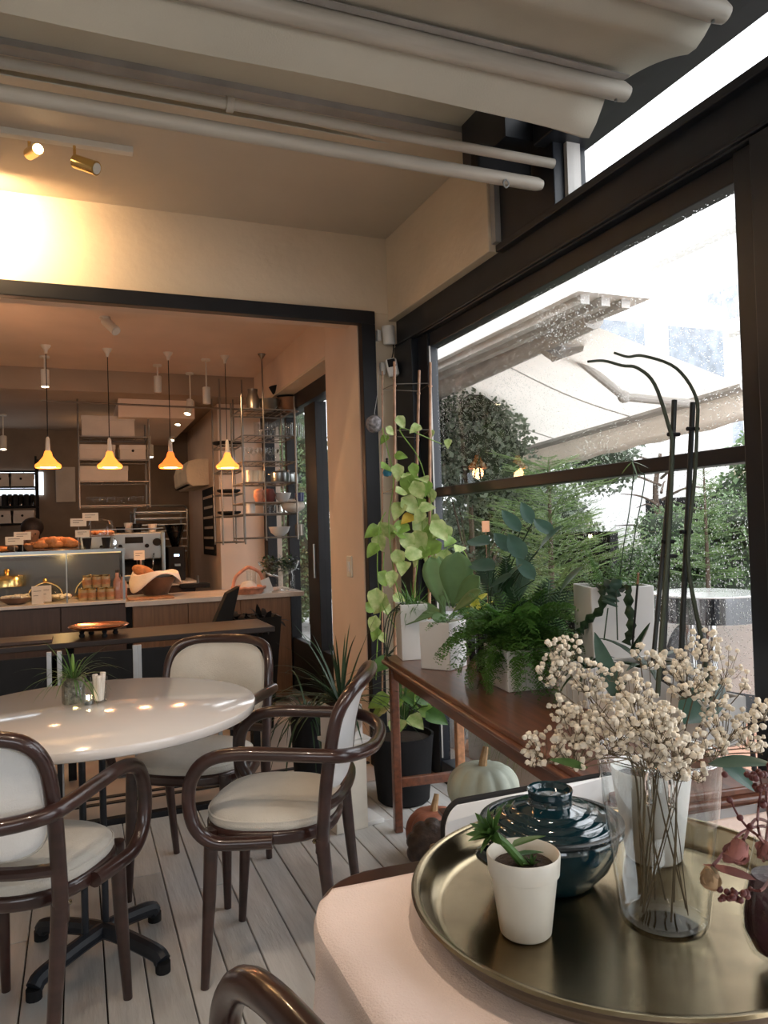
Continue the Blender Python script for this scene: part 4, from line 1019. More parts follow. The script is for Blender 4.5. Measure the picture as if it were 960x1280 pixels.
LV = [(487, 542, .5), (481, 552, .5), (500, 530, .6), (521, 539, .6), (499, 574, .55), (560, 557, .45), (540, 545, .3), (482, 592, .9), (497, 592, .7), (505, 598, .8), (511, 607, 1.1), (527, 604, .8), (520, 615, .9), (533, 612, .7), (508, 635, 1.0), (500, 640, .9), (512, 652, .7), (526, 648, .7), (522, 662, 1.1), (505, 665, .9), (540, 655, .8), (545, 665, 1.0), (535, 674, 1.1), (521, 680, 1.2), (508, 680, .9), (498, 672, .8), (551, 668, .7), (478, 665, .8), (470, 668, .8), (488, 668, .8), (473, 680, .8), (468, 690, .7), (512, 700, .9), (505, 712, .8), (532, 695, .8), (520, 705, .9), (558, 668, .7), (563, 680, .7), (575, 690, .7), (490, 725, .7), (477, 727, .8), (470, 750, .9), (478, 757, 1.0), (462, 763, .7), (483, 765, .6), (468, 782, .7), (470, 795, .6), (478, 800, .5), (497, 752, .6), (545, 690, 1.0), (556, 700, .9), (530, 640, .7), (517, 590, .6), (540, 622, .6), (500, 620, .7), (526, 632, .6), (497, 700, .8), (540, 705, .8)]
for i, (a, b, s) in enumerate(LV):
    dd = V((rnd.uniform(-.8, .8), rnd.uniform(-.4, .2), rnd.uniform(-.9, .1)))
    inst('leaf', yl if (a, b) == (512, 652) else heart[i % 3], pvn, pl(a, b-8*s, 3.42+rnd.uniform(-.07, .05))-dd.normalized()*.02, frame(dd, V((-.45+rnd.uniform(-.3, .3), -.8, .5))), s*1.32)
cr2 = thing('croton_plant', 'small yellow-green striped leaf plant between pothos and glossy leaves', 'plant', (1.50, 2.72, ZT))
clf = lf(.11, .035, n=6, cup=.3, curl=.2).mesh('striped_leaf', mat('yellow_green_leaf', (.30, .34, .04), .45, col2=(.65, .60, .10), sc_=45, trans=.3))
ob('pot', MB().lathe([(0, 0), (.03, 0), (.04, .08), (.036, .08), (0, .07)], n=20), K['blackmat'], cr2)
ob('stem', MB().tube([(0, 0, .07), (0, 0, .24)], .004, 6), K['plant'], cr2)
for i in range(12):
    a = i*2.4; inst('leaf', clf, cr2, (0, 0, .16+.008*i), frame(V((cos(a), sin(a), .7)), V((0, 0, 1))), 1)

# hanging ornaments
p = at(468, 530, y=3.66)
hb = thing('speckled_ball', 'mottled grey speckled ball hanging in front of the black jamb', 'ornament', p)
ob('ball', MB().ball((0, 0, 0), .046, 20, 14, jit=.03), K['stonegray'], hb)
ob('string', MB().tube([(0, 0, .045), (.03, .02, .16), (.06, .06, .30)], .0012, 5), K['wpot'], hb)
cg = MB()
for i in range(12): cg.blade((0, 0, .04), (rnd.uniform(-1, 1), rnd.uniform(-1, 1), rnd.uniform(.3, 1.2)), .03, .006, 1, 3)
ob('tuft', cg, K['twiggreen'], hb)
p = at(484, 588, y=3.46)
bd = thing('blue_glass_drop', 'small blue glass drop ornament hanging on the trellis', 'ornament', p)
ob('drop', MB().lathe([(0, -.032), (.018, -.028), (.024, -.012), (.018, .004), (.007, .022), (0, .03)], n=16), K['bluebulb'], bd)
for z_ in (.034, .045, .056): ob('bead', MB().ball((0, 0, z_), .007, 10, 6), K['blackmat'], bd)
ob('string', MB().tube([(0, 0, .06), (0, .0, .22)], .001, 4), K['wpot'], bd)

# ------------------------------------------------------------------ pumpkins
def pumpkin(label, loc, r, h, m, ribs=10, rz=0, tilt=0):
    t = thing('pumpkin', label, 'pumpkin', loc, rz)
    def f(u, v):
        a = 2*pi*u; ph_ = pi*v-pi/2; k = 1-.085*(1-abs(sin(ribs*a/2)))**1.6*cos(ph_)
        z = sin(ph_); zz = h/2*(z-.16*max(0, z)**6*1.6*(1-0))+h/2
        return (r*cos(ph_)**.8*k*cos(a) if abs(v-.5) < .5 else 0, r*(max(0, cos(ph_)))**.8*k*sin(a), zz)
    def g(u, v):
        x_, y_, z_ = f(u, min(max(v, 0), 1)); return (x_.real if isinstance(x_, complex) else x_, y_, z_)
    ob('body', MB().grid(lambda u, v: (lambda c, k, a: (r*c*k*cos(a), r*c*k*sin(a), h/2+h/2*sin(pi*v-pi/2)*(1-.13*max(0, abs(sin(pi*v-pi/2)))**8)))(max(0, cos(pi*v-pi/2))**.75, 1-.09*(1-abs(sin(ribs*pi*u)))**1.5, 2*pi*u), 90, 22, cu=True), K[m], t, ang=80)
    ob('stem', MB().tube(crv([(0, 0, h*.9), (.003, 0, h*.9+.025), (.010, 0, h*.9+.05), (.016, .004, h*.9+.068)], 3), [.016, .010], 8), K['stemp'], t)
    return t
pumpkin('pale grey-green ribbed pumpkin with a tall stem above the white chair back', (1.30, 2.34, .2855), .128, .185, 'pumpkin', 11)
pumpkin('dull pinkish pumpkin behind the teal pot, only its stem and top showing', (1.36, 1.93, .2855), .10, .15, 'pumpkin', 9)
pumpkin('second pale ribbed pumpkin tucked behind the first one', (1.46, 2.08, .2855), .085, .14, 'pumpkin', 10)
pumpkin('reddish brown pumpkin on the floor beside the console leg', (1.285, 2.72, 0), .115, .19, 'pumpr', 8)
pd_ = pumpkin('dark warty pumpkin lying on its side in front of the brown one', (1.225, 2.53, .085), .10, .13, 'pumpd', 10)
pd_.rotation_euler = (radians(72), 0, radians(-22)); pd_.location = (1.215, 2.60, .10)

# ------------------------------------------------------------------ pedestal, box and grassy plants by the jamb
pdx = at(430, 1038, z=0)
ped = thing('white_pedestal', 'plain off-white square pedestal behind the side-view armchair', 'pedestal', (1.065, 3.15, 0), .12)
ob('column', MB().box(-.075, -.06, 0, .075, .08, .37), K['cpot'], ped, smooth=False, bev=.003)
ob('base_slab', MB().box(.076, -.05, 0, .16, .12, .02), K['wpot'], ped, smooth=False, bev=.002)
ob('top_slab', MB().box(-.085, -.07, .37, .105, .10, .385), K['wpot'], ped, smooth=False, bev=.002)
wb = thing('white_planter_box', 'white square planter box with a round hole on the pedestal', 'planter', (1.06, 3.165, .3855), .12)
ob('box', MB().box(-.07, -.065, 0, .07, .075, .15), K['wpot'], wb, smooth=False, bev=.003)
ob('round_recess', MB().lathe([(0, 0), (.045, 0), (.048, -.003), (.05, 0)], n=24), K['paper'], wb, loc=(.02, -.066, .08)).rotation_euler = (pi/2, 0, 0)
ob('soil', MB().box(-.06, -.055, .145, .06, .065, .158), K['soil'], wb, smooth=False)
dg = thing('dark_grass_plant', 'dark spiky dracaena-like grass plant growing in front of the opening jamb', 'plant', (1.06, 3.165, .545))
for j_ in range(60):
    a = rnd.uniform(0, 2*pi); e = rnd.uniform(.25, 1.35); L = rnd.uniform(.26, .44)
    ob('blade', MB().blade((.02*cos(a), .02*sin(a), .0), (cos(a)*cos(e), sin(a)*cos(e), sin(e)), L, .014, rnd.uniform(.5, 1.8), 7, fold=.3), K['plantd'], dg)
sg = thing('trailing_grass_plant', 'trailing spider-like grass plant in a dark pot left of the pedestal', 'potted plant', (1.02, 3.55, 0))
ob('pot', MB().lathe([(0, 0), (.07, 0), (.09, .42), (.084, .42), (0, .40)], n=24), K['blackmat'], sg)
for j_ in range(70):
    a = rnd.uniform(0, 2*pi); e = rnd.uniform(.1, 1.2)
    ob('blade', MB().blade((.03*cos(a), .03*sin(a), .41), (cos(a)*cos(e), sin(a)*cos(e), sin(e)), rnd.uniform(.30, .50), .010, rnd.uniform(1.2, 3.4), 9, fold=.3), K['plantd'], sg)
# black chair behind at the jamb side
# ------------------------------------------------------------------ interior: counter, vitrine, worktop
cb_ = thing('bakery_counter', 'dark oak counter base under the glass display case', 'counter', (0, 5.60, 0))
ob('body', MB().box(-3.1, .03, .06, .305, .70, .83), K['oakd'], cb_, smooth=False)
for i in range(8):
    ob('panel', MB().box(-3.1+.426*i+.003, .012, .08, -3.1+.426*(i+1)-.003, .03, .825), K['oakd'], cb_, smooth=False, bev=.002, seg=1)
ob('plinth', MB().box(-3.1, .06, 0, .305, .70, .06), K['blackmat'], cb_, smooth=False)
cr_n = thing('wooden_counter', 'oak fronted serving counter with the bread bowl and basket on it', 'counter', (0, 5.60, 0))
ob('body', MB().box(.35, .03, .05, 1.50, .60, .80), K['oak'], cr_n, smooth=False)
for i in range(3):
    ob('panel', MB().box(.352+.382*i, .010, .05, .352+.382*(i+1)-.004, .03, .80), K['oak'], cr_n, smooth=False, bev=.002, seg=1)
ob('shadow_gap', MB().box(.305, .05, .0, .35, .6, .80), K['blackmat'], cr_n, smooth=False)
wt = one('counter_worktop', MB().prism(rrect(.30, -.015, 1.60, .62, .01), 0, .035), K['marble'], 'pale stone worktop on the oak counter right of the display case', 'worktop', (0, 5.60, .802), smooth=False, bev=.003)
CT = .8375
vt = thing('display_case', 'glass bakery display case with lit shelves on the dark counter', 'display case', (0, 5.60, .832))
VH = .385
ob('base_tray', MB().box(-2.9, -.01, 0, .305, .60, .022), K['marble'], vt, smooth=False, bev=.003)
ob('front_pane', MB().box(-2.89, -.002, .022, .30, .002, VH-.02), K['panec'], vt, smooth=False)
ob('side_pane', MB().box(.296, .004, .022, .30, .59, VH-.02), K['panec'], vt, smooth=False)
ob('top_pane', MB().box(-2.89, -.01, VH-.012, .305, .60, VH), K['panec'], vt, smooth=False)
ob('top_edge', MB().box(-2.9, -.012, VH-.022, .305, -.006, VH-.002), K['steel'], vt, smooth=False)
ob('top_edge', MB().box(.300, -.006, VH-.022, .306, .60, VH-.002), K['steel'], vt, smooth=False)
ob('corner_post', MB().box(.288, -.008, .02, .302, .006, VH-.02), K['steel'], vt, smooth=False)
for x_ in (-.075, -.95, -1.9): ob('mullion', MB().box(x_-.004, .004, .02, x_+.004, .012, VH-.02), K['steel'], vt, smooth=False)
ob('back_panel', MB().box(-2.89, .585, .02, .30, .60, VH-.03), mat('case_back', (.04, .045, .05), .25), vt, smooth=False)
ob('added_glow_strip', MB().box(-2.8, .02, VH-.030, .28, .035, VH-.022), em('added_case_glow', (1, .72, .35), .5), vt, smooth=False)  # faint glowing strip added to the case, not a visible fitting
for lx in (-.1, -.9): lamp('POINT', (lx, 5.78, 1.17), 2.2, (1, .66, .25), .02)  # unseen point lights added to brighten the case contents
VZ = .855; TOPZ = .832+VH+.001
def vp(px, py, z, dy=0, y=None):
    p = at(px, py, y=(y if y else 5.72+dy)); return (p.x, p.y, z)
def jarT():
    t = thing('honey_jar', 'lidded honey jar in the lower row at the right end of the display case', 'jar', (0, 0, 0), 0, 'lower row of honey jars')
    ob('jar', MB().lathe([(0, 0), (.028, 0), (.031, .006), (.031, .068), (.027, .076), (0, .076)], n=20), K['jar'], t)
    ob('lid', MB().lathe([(.029, .074), (.030, .076), (.030, .088), (0, .089)], n=20), K['brassr'], t)
    ob('label', MB().lathe([(.0315, .02), (.0315, .055)], n=20), K['bakery'], t)
    return t
j0 = jarT()
for i, px in enumerate((104, 115, 127, 138)):
    jj = j0 if i == 0 else dup(j0); jj.location = vp(px, 750, VZ, .0); jj['label'] = ORD[i]+' honey jar from the left in the lower row of the display case'
for i, px in enumerate((109, 121, 132)):
    q = dup(j0, None, None, ORD[i]+' honey jar from the left in the upper stacked row of the display case', 'upper row of honey jars'); q.location = vp(px, 734, VZ+.0895, .0)
def bottle(px, py, h, m, label):
    t = thing('bottle', label, 'bottle', vp(px, py, VZ, .02))
    ob('bottle', MB().lathe([(0, 0), (.027, 0), (.029, .006), (.029, h*.62), (.012, h*.78), (.011, h), (0, h)], n=18), m, t)
    ob('cap', MB().lathe([(.0125, h-.015), (.0125, h+.004), (0, h+.004)], n=12), K['blackmat'], t)
mb_ = mat('pink_bottle', (.45, .20, .13), .15, var=.2, coat=.5)
bottle(147, 750, .20, mb_, 'taller pinkish bottle beside the honey jars in the case')
bottle(154, 750, .17, mb_, 'shorter pinkish bottle at the right corner of the case')
def dome(px, py, r, h, label, dy=0):
    t = thing('dome_cover', label, 'dome', vp(px, py, VZ, dy))
    ob('plate', MB().lathe([(0, 0), (r*.7, 0), (r*1.08, .014), (r*1.1, .018), (0, .012)], n=40), K['brassr'], t)
    ob('dome', MB().lathe([(r, .016), (r*.98, .04), (r*.85, .04+h*.45), (r*.55, .04+h*.8), (.02, .04+h), (0, .04+h)], n=40), K['vase'], t)
    ob('rim', MB().tube([(r*cos(a/24*2*pi), r*sin(a/24*2*pi), .02) for a in range(24)], .005, 6, True), K['brassr'], t)
    ob('rib', MB().tube(crv([(-r*.98, 0, .04), (-r*.85, 0, .04+h*.45), (-r*.5, 0, .04+h*.83), (0, 0, .045+h), (r*.5, 0, .04+h*.83), (r*.85, 0, .04+h*.45), (r*.98, 0, .04)], 4), .006, 6), K['brassr'], t)
    ob('knob', MB().lathe([(0, .04+h), (.012, .045+h), (.018, .06+h), (.012, .072+h), (0, .075+h)], n=16), K['brassr'], t)
dome(57, 748, .115, .085, 'gold ribbed glass dome over a plate left of the honey jars', .22)
dome(113, 748, .105, .10, 'gold ribbed glass dome partly behind the honey jars', .24)
def bowl(px, py, r, h, m, label, top, cat='bowl', z=VZ, y=None, seed=1, n=26):
    t = thing('bowl', label, cat, vp(px, py, z, .05, y))
    ob('bowl', MB().lathe([(0, 0), (r*.45, 0), (r*.8, h*.45), (r, h), (r*.95, h), (r*.74, h*.5), (0, h*.25)], n=32), K[m], t)
    g = MB(); q = random.Random(seed)
    for i in range(n):
        a = q.uniform(0, 2*pi); d = r*.8*sqrt(q.random()); g.ball((d*cos(a), d*sin(a), h*.85+q.uniform(0, .02)), q.uniform(.010, .020), 6, 4, 1.2, 1, .7, jit=.2)
    ob('filling', g, K[top], t, kind='stuff')
bowl(20, 752, .105, .045, 'bowlw', 'dark shallow bowl of creamy dessert at the left of the case', 'cream')
bowl(77, 750, .075, .03, 'vase', 'small glass dish of pale crumble between the dome and the jars', 'cream', seed=4)
def pcard(px, py, wpx, hpx, label, z=None, y=5.66, stand=True, tilt=.2, grp=None):
    p = at(px, py, y=y); s = (p-EYE).length/940*1.02
    t = thing('price_card', label, 'card', (p.x, p.y, z if z is not None else p.z), .05, grp)
    h0 = p.z-(z if z is not None else p.z)
    ww, hh = wpx*s/2, hpx*s/2
    c = ob('card', MB().box(-ww, -.002, h0-hh, ww, 0, h0+hh), K['card'], t, smooth=False)
    k = MB()
    for i in range(2): k.box(-ww*.7, -.003, h0+hh*(.45-.5*i)-.0015, ww*(.6-.5*i), -.002, h0+hh*(.45-.5*i)+.0015)
    ob('writing', k, K['ink'], c, smooth=False)
    if stand and h0 > hh: ob('holder', MB().tube([(0, .002, 0), (0, .002, h0-hh*.5)], .003, 6), K['wire'], t)
pcard(47, 744, 12, 20, 'cream card with dark square beneath the gold dome', VZ, 5.68)
pcard(57, 742, 12, 18, 'second cream card leaning right of the first below the dome', VZ, 5.70)
# cake stand in the case at left
cs1 = thing('cake_stand', 'gold lit glass cake stand with a knobbed lid at the left of the case', 'cake stand', vp(9, 745, VZ, .28))
ob('stand', MB().lathe([(0, 0), (.05, 0), (.045, .008), (.012, .016), (.012, .09), (.08, .10), (.13, .105), (.13, .112), (0, .11)], n=36), K['vase'], cs1)
ob('cake', MB().lathe([(0, .112), (.10, .112), (.105, .125), (.10, .16), (0, .165)], n=32), K['bakery'], cs1)
ob('lid', MB().lathe([(.125, .113), (.125, .175), (.115, .19), (.02, .198), (.015, .205), (.02, .225), (.016, .235), (0, .24)], n=36), K['brassr'], cs1)
# on top of the case
def blob(name, label, px, py, r, sx, sz, m='bakery', cat='pastry', y=5.80, z=None, grp=None, seed=0):
    p = at(px, py, y=y); o = MB().ball((0, 0, 0), r, 14, 9, sx, .8, sz, jit=.05)
    t = one(name, o, K[m], label, cat, (p.x, p.y, z if z is not None else p.z), rnd.uniform(-.4, .4), grp, sub=1)
    return t
pt_ = thing('serving_tray', 'thin serving tray of croissants on top of the display case', 'tray', vp(71, 688, TOPZ, .12))
ob('tray', MB().prism(rrect(-.15, -.11, .15, .11, .02), 0, .008), K['bowlw'], pt_, bev=.003)
def croissant(px, py, dz, lab, s=1, y=5.80):
    p = at(px, py, y=y); pts = crv([(-.055, .012, 0), (-.03, -.006, .008), (0, -.012, .012), (.03, -.006, .008), (.055, .012, 0)], 4)
    rr = [.008+.020*sin(pi*i/16)**.8*(1+.12*(i % 3 == 0)) for i in range(17)]
    t = one('croissant', MB().tube(pts, rr, 10), K['bakery'], lab, 'pastry', (p.x, p.y, TOPZ+.03+dz), rnd.uniform(-.7, .7), 'croissants heaped on the tray', ang=80)
    t.scale = (s, s, s)
for i, (a, dz) in enumerate(((52, 0), (61, 0), (70, 0), (80, 0), (90, 0), (57, .022), (66, .026), (76, .024), (86, .018))):
    croissant(a, 684, dz, 'golden croissant, '+ORD[i % 5]+' from the left in the '+('bottom' if i < 5 else 'top')+' layer of the heap', 1, 5.78+.05*(i % 2))
bowl(38, 688, .045, .04, 'bowlw', 'small wooden bowl beside the croissants on top of the case', 'bakery', z=TOPZ, y=5.80, seed=7, n=10)
blob('chocolate_cake', 'small dark chocolate cake at the left on top of the case', 16, 682, .035, 1.1, .65, 'pumpd', 'cake', 5.80, TOPZ+.022)
blob('pastry_loaf', 'long pale crusted pastry at the left edge on top of the case', 2, 686, .045, 1.6, .4, 'bakery', 'pastry', 5.9, TOPZ+.019)
pcard(18, 676, 18, 9, 'lower of the two price cards at the left above the case', TOPZ, 5.70)
pcard(28, 670, 17, 9, 'upper of the two price cards at the left above the case', TOPZ, 5.76)
pcard(98, 653, 17, 9, 'tilted price card left of the topmost one above the case', TOPZ, 5.70)
pcard(113, 646, 17, 9, 'topmost brightest price card above the case', TOPZ, 5.78)
pcard(103, 667, 15, 8, 'orange lit price card in front of the raised pastries', TOPZ+.10, 5.70, stand=False)
ps = thing('raised_pastry_stand', 'raised stand with small pastries under a glass cloche on the case', 'cake stand', vp(118, 690, TOPZ, .16))
ob('stand', MB().prism(rrect(-.13, -.09, .14, .09, .02), .085, .093), K['bowlw'], ps, bev=.002)
for x_ in (-.11, .12): ob('leg', MB().box(x_-.005, -.07, 0, x_+.005, .07, .085), K['wire'], ps, smooth=False)
ob('cloche', MB().lathe([(.088, .094), (.088, .17), (.075, .20), (.02, .212), (.008, .215), (.013, .232), (0, .236)], (.05, 0, 0), 32), K['vase'], ps)
for i in range(7):
    a = i*.9; p = ps.location
    one('small_pastry', MB().ball((0, 0, 0), .026, 10, 7, 1.1, .9, .7, jit=.06), K['bakery'], ORD[i]+' small brown pastry from the left on the raised stand', 'pastry', (p.x+(-.10+.035*i), p.y-.03+.05*(i % 2), TOPZ+.112), 0, 'pastries on the raised stand')
for px, lb in ((109, 'black cup on the display case under the raised stand, left one'), (133, 'black cup on the display case nearest the coffee machine')):
    c_ = thing('black_cup', lb, 'cup', vp(px, 688, TOPZ, .02))
    ob('cup', MB().lathe([(0, 0), (.022, 0), (.032, .075), (.030, .075), (.021, .004), (0, .004)], n=20), K['blackmat'], c_)
    ob('rim', MB().lathe([(.030, .073), (.033, .075), (.032, .078), (.030, .077)], n=20), K['blackmat'], c_)
# worktop objects
def wpz(px, py, z=CT): p = at(px, py, z=z); return (p.x, p.y, z)
bb = thing('bread_bowl', 'brown tapered bowl lined with white cloth on the stone worktop', 'bowl', (*wpz(195, 745)[:2], CT+.012))
ob('bowl', MB().lathe([(0, 0), (.085, 0), (.09, .004), (.15, .135), (.143, .135), (.085, .012), (0, .012)], n=40), K['bowlw'], bb)
cg = MB()
def clf2(u, v):
    a = 2*pi*u; k = 1+.10*sin(a*5+1)+.06*sin(a*9); r_ = (.04+.125*min(1, v*1.5))*(1 if v < .66 else 1+(v-.66)*.5*k)
    z = .10+.075*min(1, v*1.5)+.02*sin(a*3)*v - max(0, v-.66)*(.22+.16*sin(a*2+.6))
    return (r_*cos(a), r_*sin(a), z)
ob('lining_cloth', MB().grid(clf2, 60, 14, cu=True), K['linenw'], bb, solid=.003)
bd_ = thing('cutting_board', 'thin wooden board under the bread bowl', 'board', (*wpz(190, 748)[:2], CT))
ob('board', MB().prism(rrect(-.17, -.12, .15, .12, .03), 0, .012), K['woodl'], bd_, bev=.003)
p = at(180, 715, y=bb.location.y); one('bread_loaf', MB().ball((0, 0, 0), .085, 18, 12, 1.15, .7, .55, jit=.02), K['bakery'], 'crusty bread loaf leaning in the cloth-lined bowl', 'bread', (p.x, p.y, p.z), 0, sub=1).rotation_euler = (0, .45, .2)
pcard(174, 694, 12, 11, 'small upright card behind the bread loaf', None, 6.0, stand=False)
bk = thing('wicker_basket', 'pinkish low basket with a twisted arch handle on the worktop', 'basket', wpz(311, 742))
ob('basket', MB().lathe([(0, 0), (.10, 0), (.125, .045), (.118, .045), (.095, .01), (0, .01)], n=30), K['pinkpl'], bk)
ob('rim', MB().tube([(.122*cos(a/28*2*pi), .122*sin(a/28*2*pi), .045+.004*(a % 2)) for a in range(28)], .011, 7, True), K['pinkpl'], bk)
ob('handle', MB().tube(crv([(-.12, 0, .045), (-.095, 0, .13), (-.02, 0, .19), (.02, 0, .195), (.09, 0, .15), (.122, 0, .045)], 6), .013, 8), K['pinkpl'], bk)
ob('contents', MB().ball((0, 0, .05), .06, 12, 8, 1.1, 1, .8, jit=.08), K['linenw'], bk)
nh = thing('menu_holder', 'small tilted white menu holder beside the glass cake stand', 'holder', wpz(334, 741))
ob('plate', MB().ob((0, 0, .055), (.07, .006, .11), Matrix.Rotation(-.35, 3, 'Y')), K['wpot'], nh, smooth=False)
ob('foot', MB().box(-.04, -.03, 0, .03, .03, .008), K['wpot'], nh, smooth=False)
cs2 = thing('glass_cake_stand', 'glass pedestal bowl heaped with green leaves on the worktop', 'cake stand', wpz(349, 738))
ob('foot', MB().lathe([(0, 0), (.085, 0), (.082, .006), (.03, .02), (.016, .03), (.024, .045), (.014, .06), (.022, .075), (.012, .09), (.03, .10)], n=36), K['vase'], cs2)
ob('bowl', MB().lathe([(.01, .10), (.08, .12), (.14, .17), (.165, .23), (.160, .23), (.135, .175), (.075, .127), (0, .108)], n=40), K['vase'], cs2)
gm = MB()
for i in range(260):
    a = rnd.uniform(0, 2*pi); r_ = .14*sqrt(rnd.random()); gm.blade((r_*cos(a), r_*sin(a), rnd.uniform(.15, .26)), (rnd.uniform(-1, 1), rnd.uniform(-1, 1), rnd.uniform(0, 1)), .05, .03, 1, 3)
ob('leafy_greens', gm, K['plantd'], cs2, kind='stuff')
for px, h, r_, lb in ((318, .15, .045, 'clear tumbler standing behind the pink basket'), (368, .15, .03, 'tall clear glass bottle by the end of the worktop')):
    p = wpz(px, 737); t = thing('glass_tumbler' if h == .15 and r_ > .04 else 'glass_bottle', lb, 'glass', (p[0], p[1]+.1, CT))
    ob('glass', MB().lathe([(0, 0), (r_*.8, 0), (r_, h), (r_*.92, h), (r_*.7, .008), (0, .008)] if r_ > .04 else [(0, 0), (r_, 0), (r_, h*.7), (r_*.5, h*1.0), (r_*.5, h*1.15), (0, h*1.15)], n=24), K['vase'], t)
# back counter and machines
bc = thing('back_counter', 'dark service counter behind the display case carrying the coffee machine', 'counter', (0, 6.75, 0))
ob('body', MB().box(-3.0, 0, 0, .95, .55, .86), K['oakd'], bc, smooth=False)
ob('top', MB().box(-3.0, -.02, .86, .97, .56, .89), K['marble'], bc, smooth=False, bev=.003)
BT = .891
def bp_(px, y=6.9): return at(px, 700, y=y).x
xa, xb = bp_(100), bp_(205)
em_ = thing('espresso_machine', 'steel two-group espresso machine behind the display case', 'coffee machine', ((xa+xb)/2, 6.98, BT))
W_ = (xb-xa)/2
ob('body', MB().box(-W_, -.10, .20, W_, .22, .44), K['steel'], em_, smooth=False, bev=.012, seg=3)
ob('lower_back', MB().box(-W_*.95, .0, .04, W_*.95, .22, .20), K['blackmat'], em_, smooth=False)
ob('drip_tray', MB().box(-W_, -.20, .02, W_, .15, .075), K['steel'], em_, smooth=False, bev=.008)
for x_ in (-W_*.9, W_*.9): ob('foot', MB().cyl((x_, -.12, 0), (x_, -.12, .02), .02, 10), K['blackmat'], em_)
ob('side_panel', MB().box(W_-.03, -.16, .03, W_+.006, .2, .44), K['steel'], em_, smooth=False, bev=.01)
ob('top_rail', MB().tube([(-W_, -.08, .47), (W_, -.08, .47)], .006, 6), K['steel'], em_)
ob('nameplate', MB().box(.02, -.108, .345, .17, -.10, .40), K['blackmat'], em_, smooth=False)
for x_ in (-.06,): ob('gauge', MB().lathe([(0, 0), (.04, 0), (.045, .012), (.04, .02), (0, .018)], n=24), K['chrome'], em_, loc=(x_-.03, -.10, .36)).rotation_euler = (pi/2, 0, 0)
for x_ in (-.17, .03-.05, .20, .33): ob('button', MB().cyl((x_, -.10, .32), (x_, -.125, .32), .018, 12), K['blackmat'], em_)
ob('steam_knob', MB().cyl((W_-.06, -.10, .35), (W_-.06, -.15, .35), .034, 16), K['blackmat'], em_)
for x_ in (-.16, .14):
    gp = ob('group_head', MB().lathe([(0, 0), (.035, 0), (.038, .06), (0, .06)], n=20), K['chrome'], em_, loc=(x_, -.12, .15))
    ob('portafilter', MB().tube([(0, -.02, -.012), (0, -.10, -.02), (0, -.16, -.03)], .013, 8), K['blackmat'], gp)
ob('steam_wand', MB().tube(crv([(W_-.09, -.14, .25), (W_-.10, -.18, .2), (W_-.11, -.17, .10)], 4), .005, 6), K['chrome'], em_)
for i, (px, lb, m, h) in enumerate(((152, 'black cup standing left on top of the espresso machine', 'blackmat', .05), (173, 'black pitcher in the middle on top of the espresso machine', 'blackmat', .075), (192, 'pale tissue-filled cup at the right on top of the machine', 'linenw', .07), (163, 'white stacked cups behind the black pitcher on the machine', 'wpot', .085))):
    t = thing('cup', lb, 'cup', (bp_(px), 6.95+.10*(i == 3), BT+.4405))
    ob('cup', MB().lathe([(0, 0), (.03, 0), (.04, h), (.037, h), (.028, .006), (0, .006)], n=20), K[m], t)
    ob('foot', MB().lathe([(.026, 0), (.029, .002), (.027, .005)], n=16), K[m], t)
gr = thing('coffee_grinder', 'black coffee grinder with a glowing display right of the espresso machine', 'grinder', (bp_(221), 7.0, BT))
ob('body', MB().box(-.075, -.10, 0, .075, .12, .30), K['blackmat'], gr, smooth=False, bev=.012)
ob('fork', MB().box(-.025, -.15, .13, .025, -.10, .15), K['steel'], gr, smooth=False)
ob('hopper', MB().lathe([(.03, .30), (.04, .33), (.085, .47), (.088, .50), (.08, .50), (0, .49)], n=24), K['smoke'], gr)
ob('beans', MB().lathe([(0, .31), (.035, .33), (.07, .43), (0, .44)], n=20), K['blackmat'], gr)
ob('display', MB().box(-.022, -.103, .215, .022, -.10, .235), K['led'], gr, smooth=False)
# small dark tray right on the worktop
t = thing('dark_register', 'low black tray with small bottles behind the bread bowl', 'tray', (*wpz(245, 735)[:2], CT))
ob('tray', MB().box(-.12, .0, 0, .12, .18, .035), K['blackmat'], t, smooth=False, bev=.005)
ob('bottle', MB().cyl((.03, .09, .035), (.03, .09, .10), .012, 10), K['steel'], t)

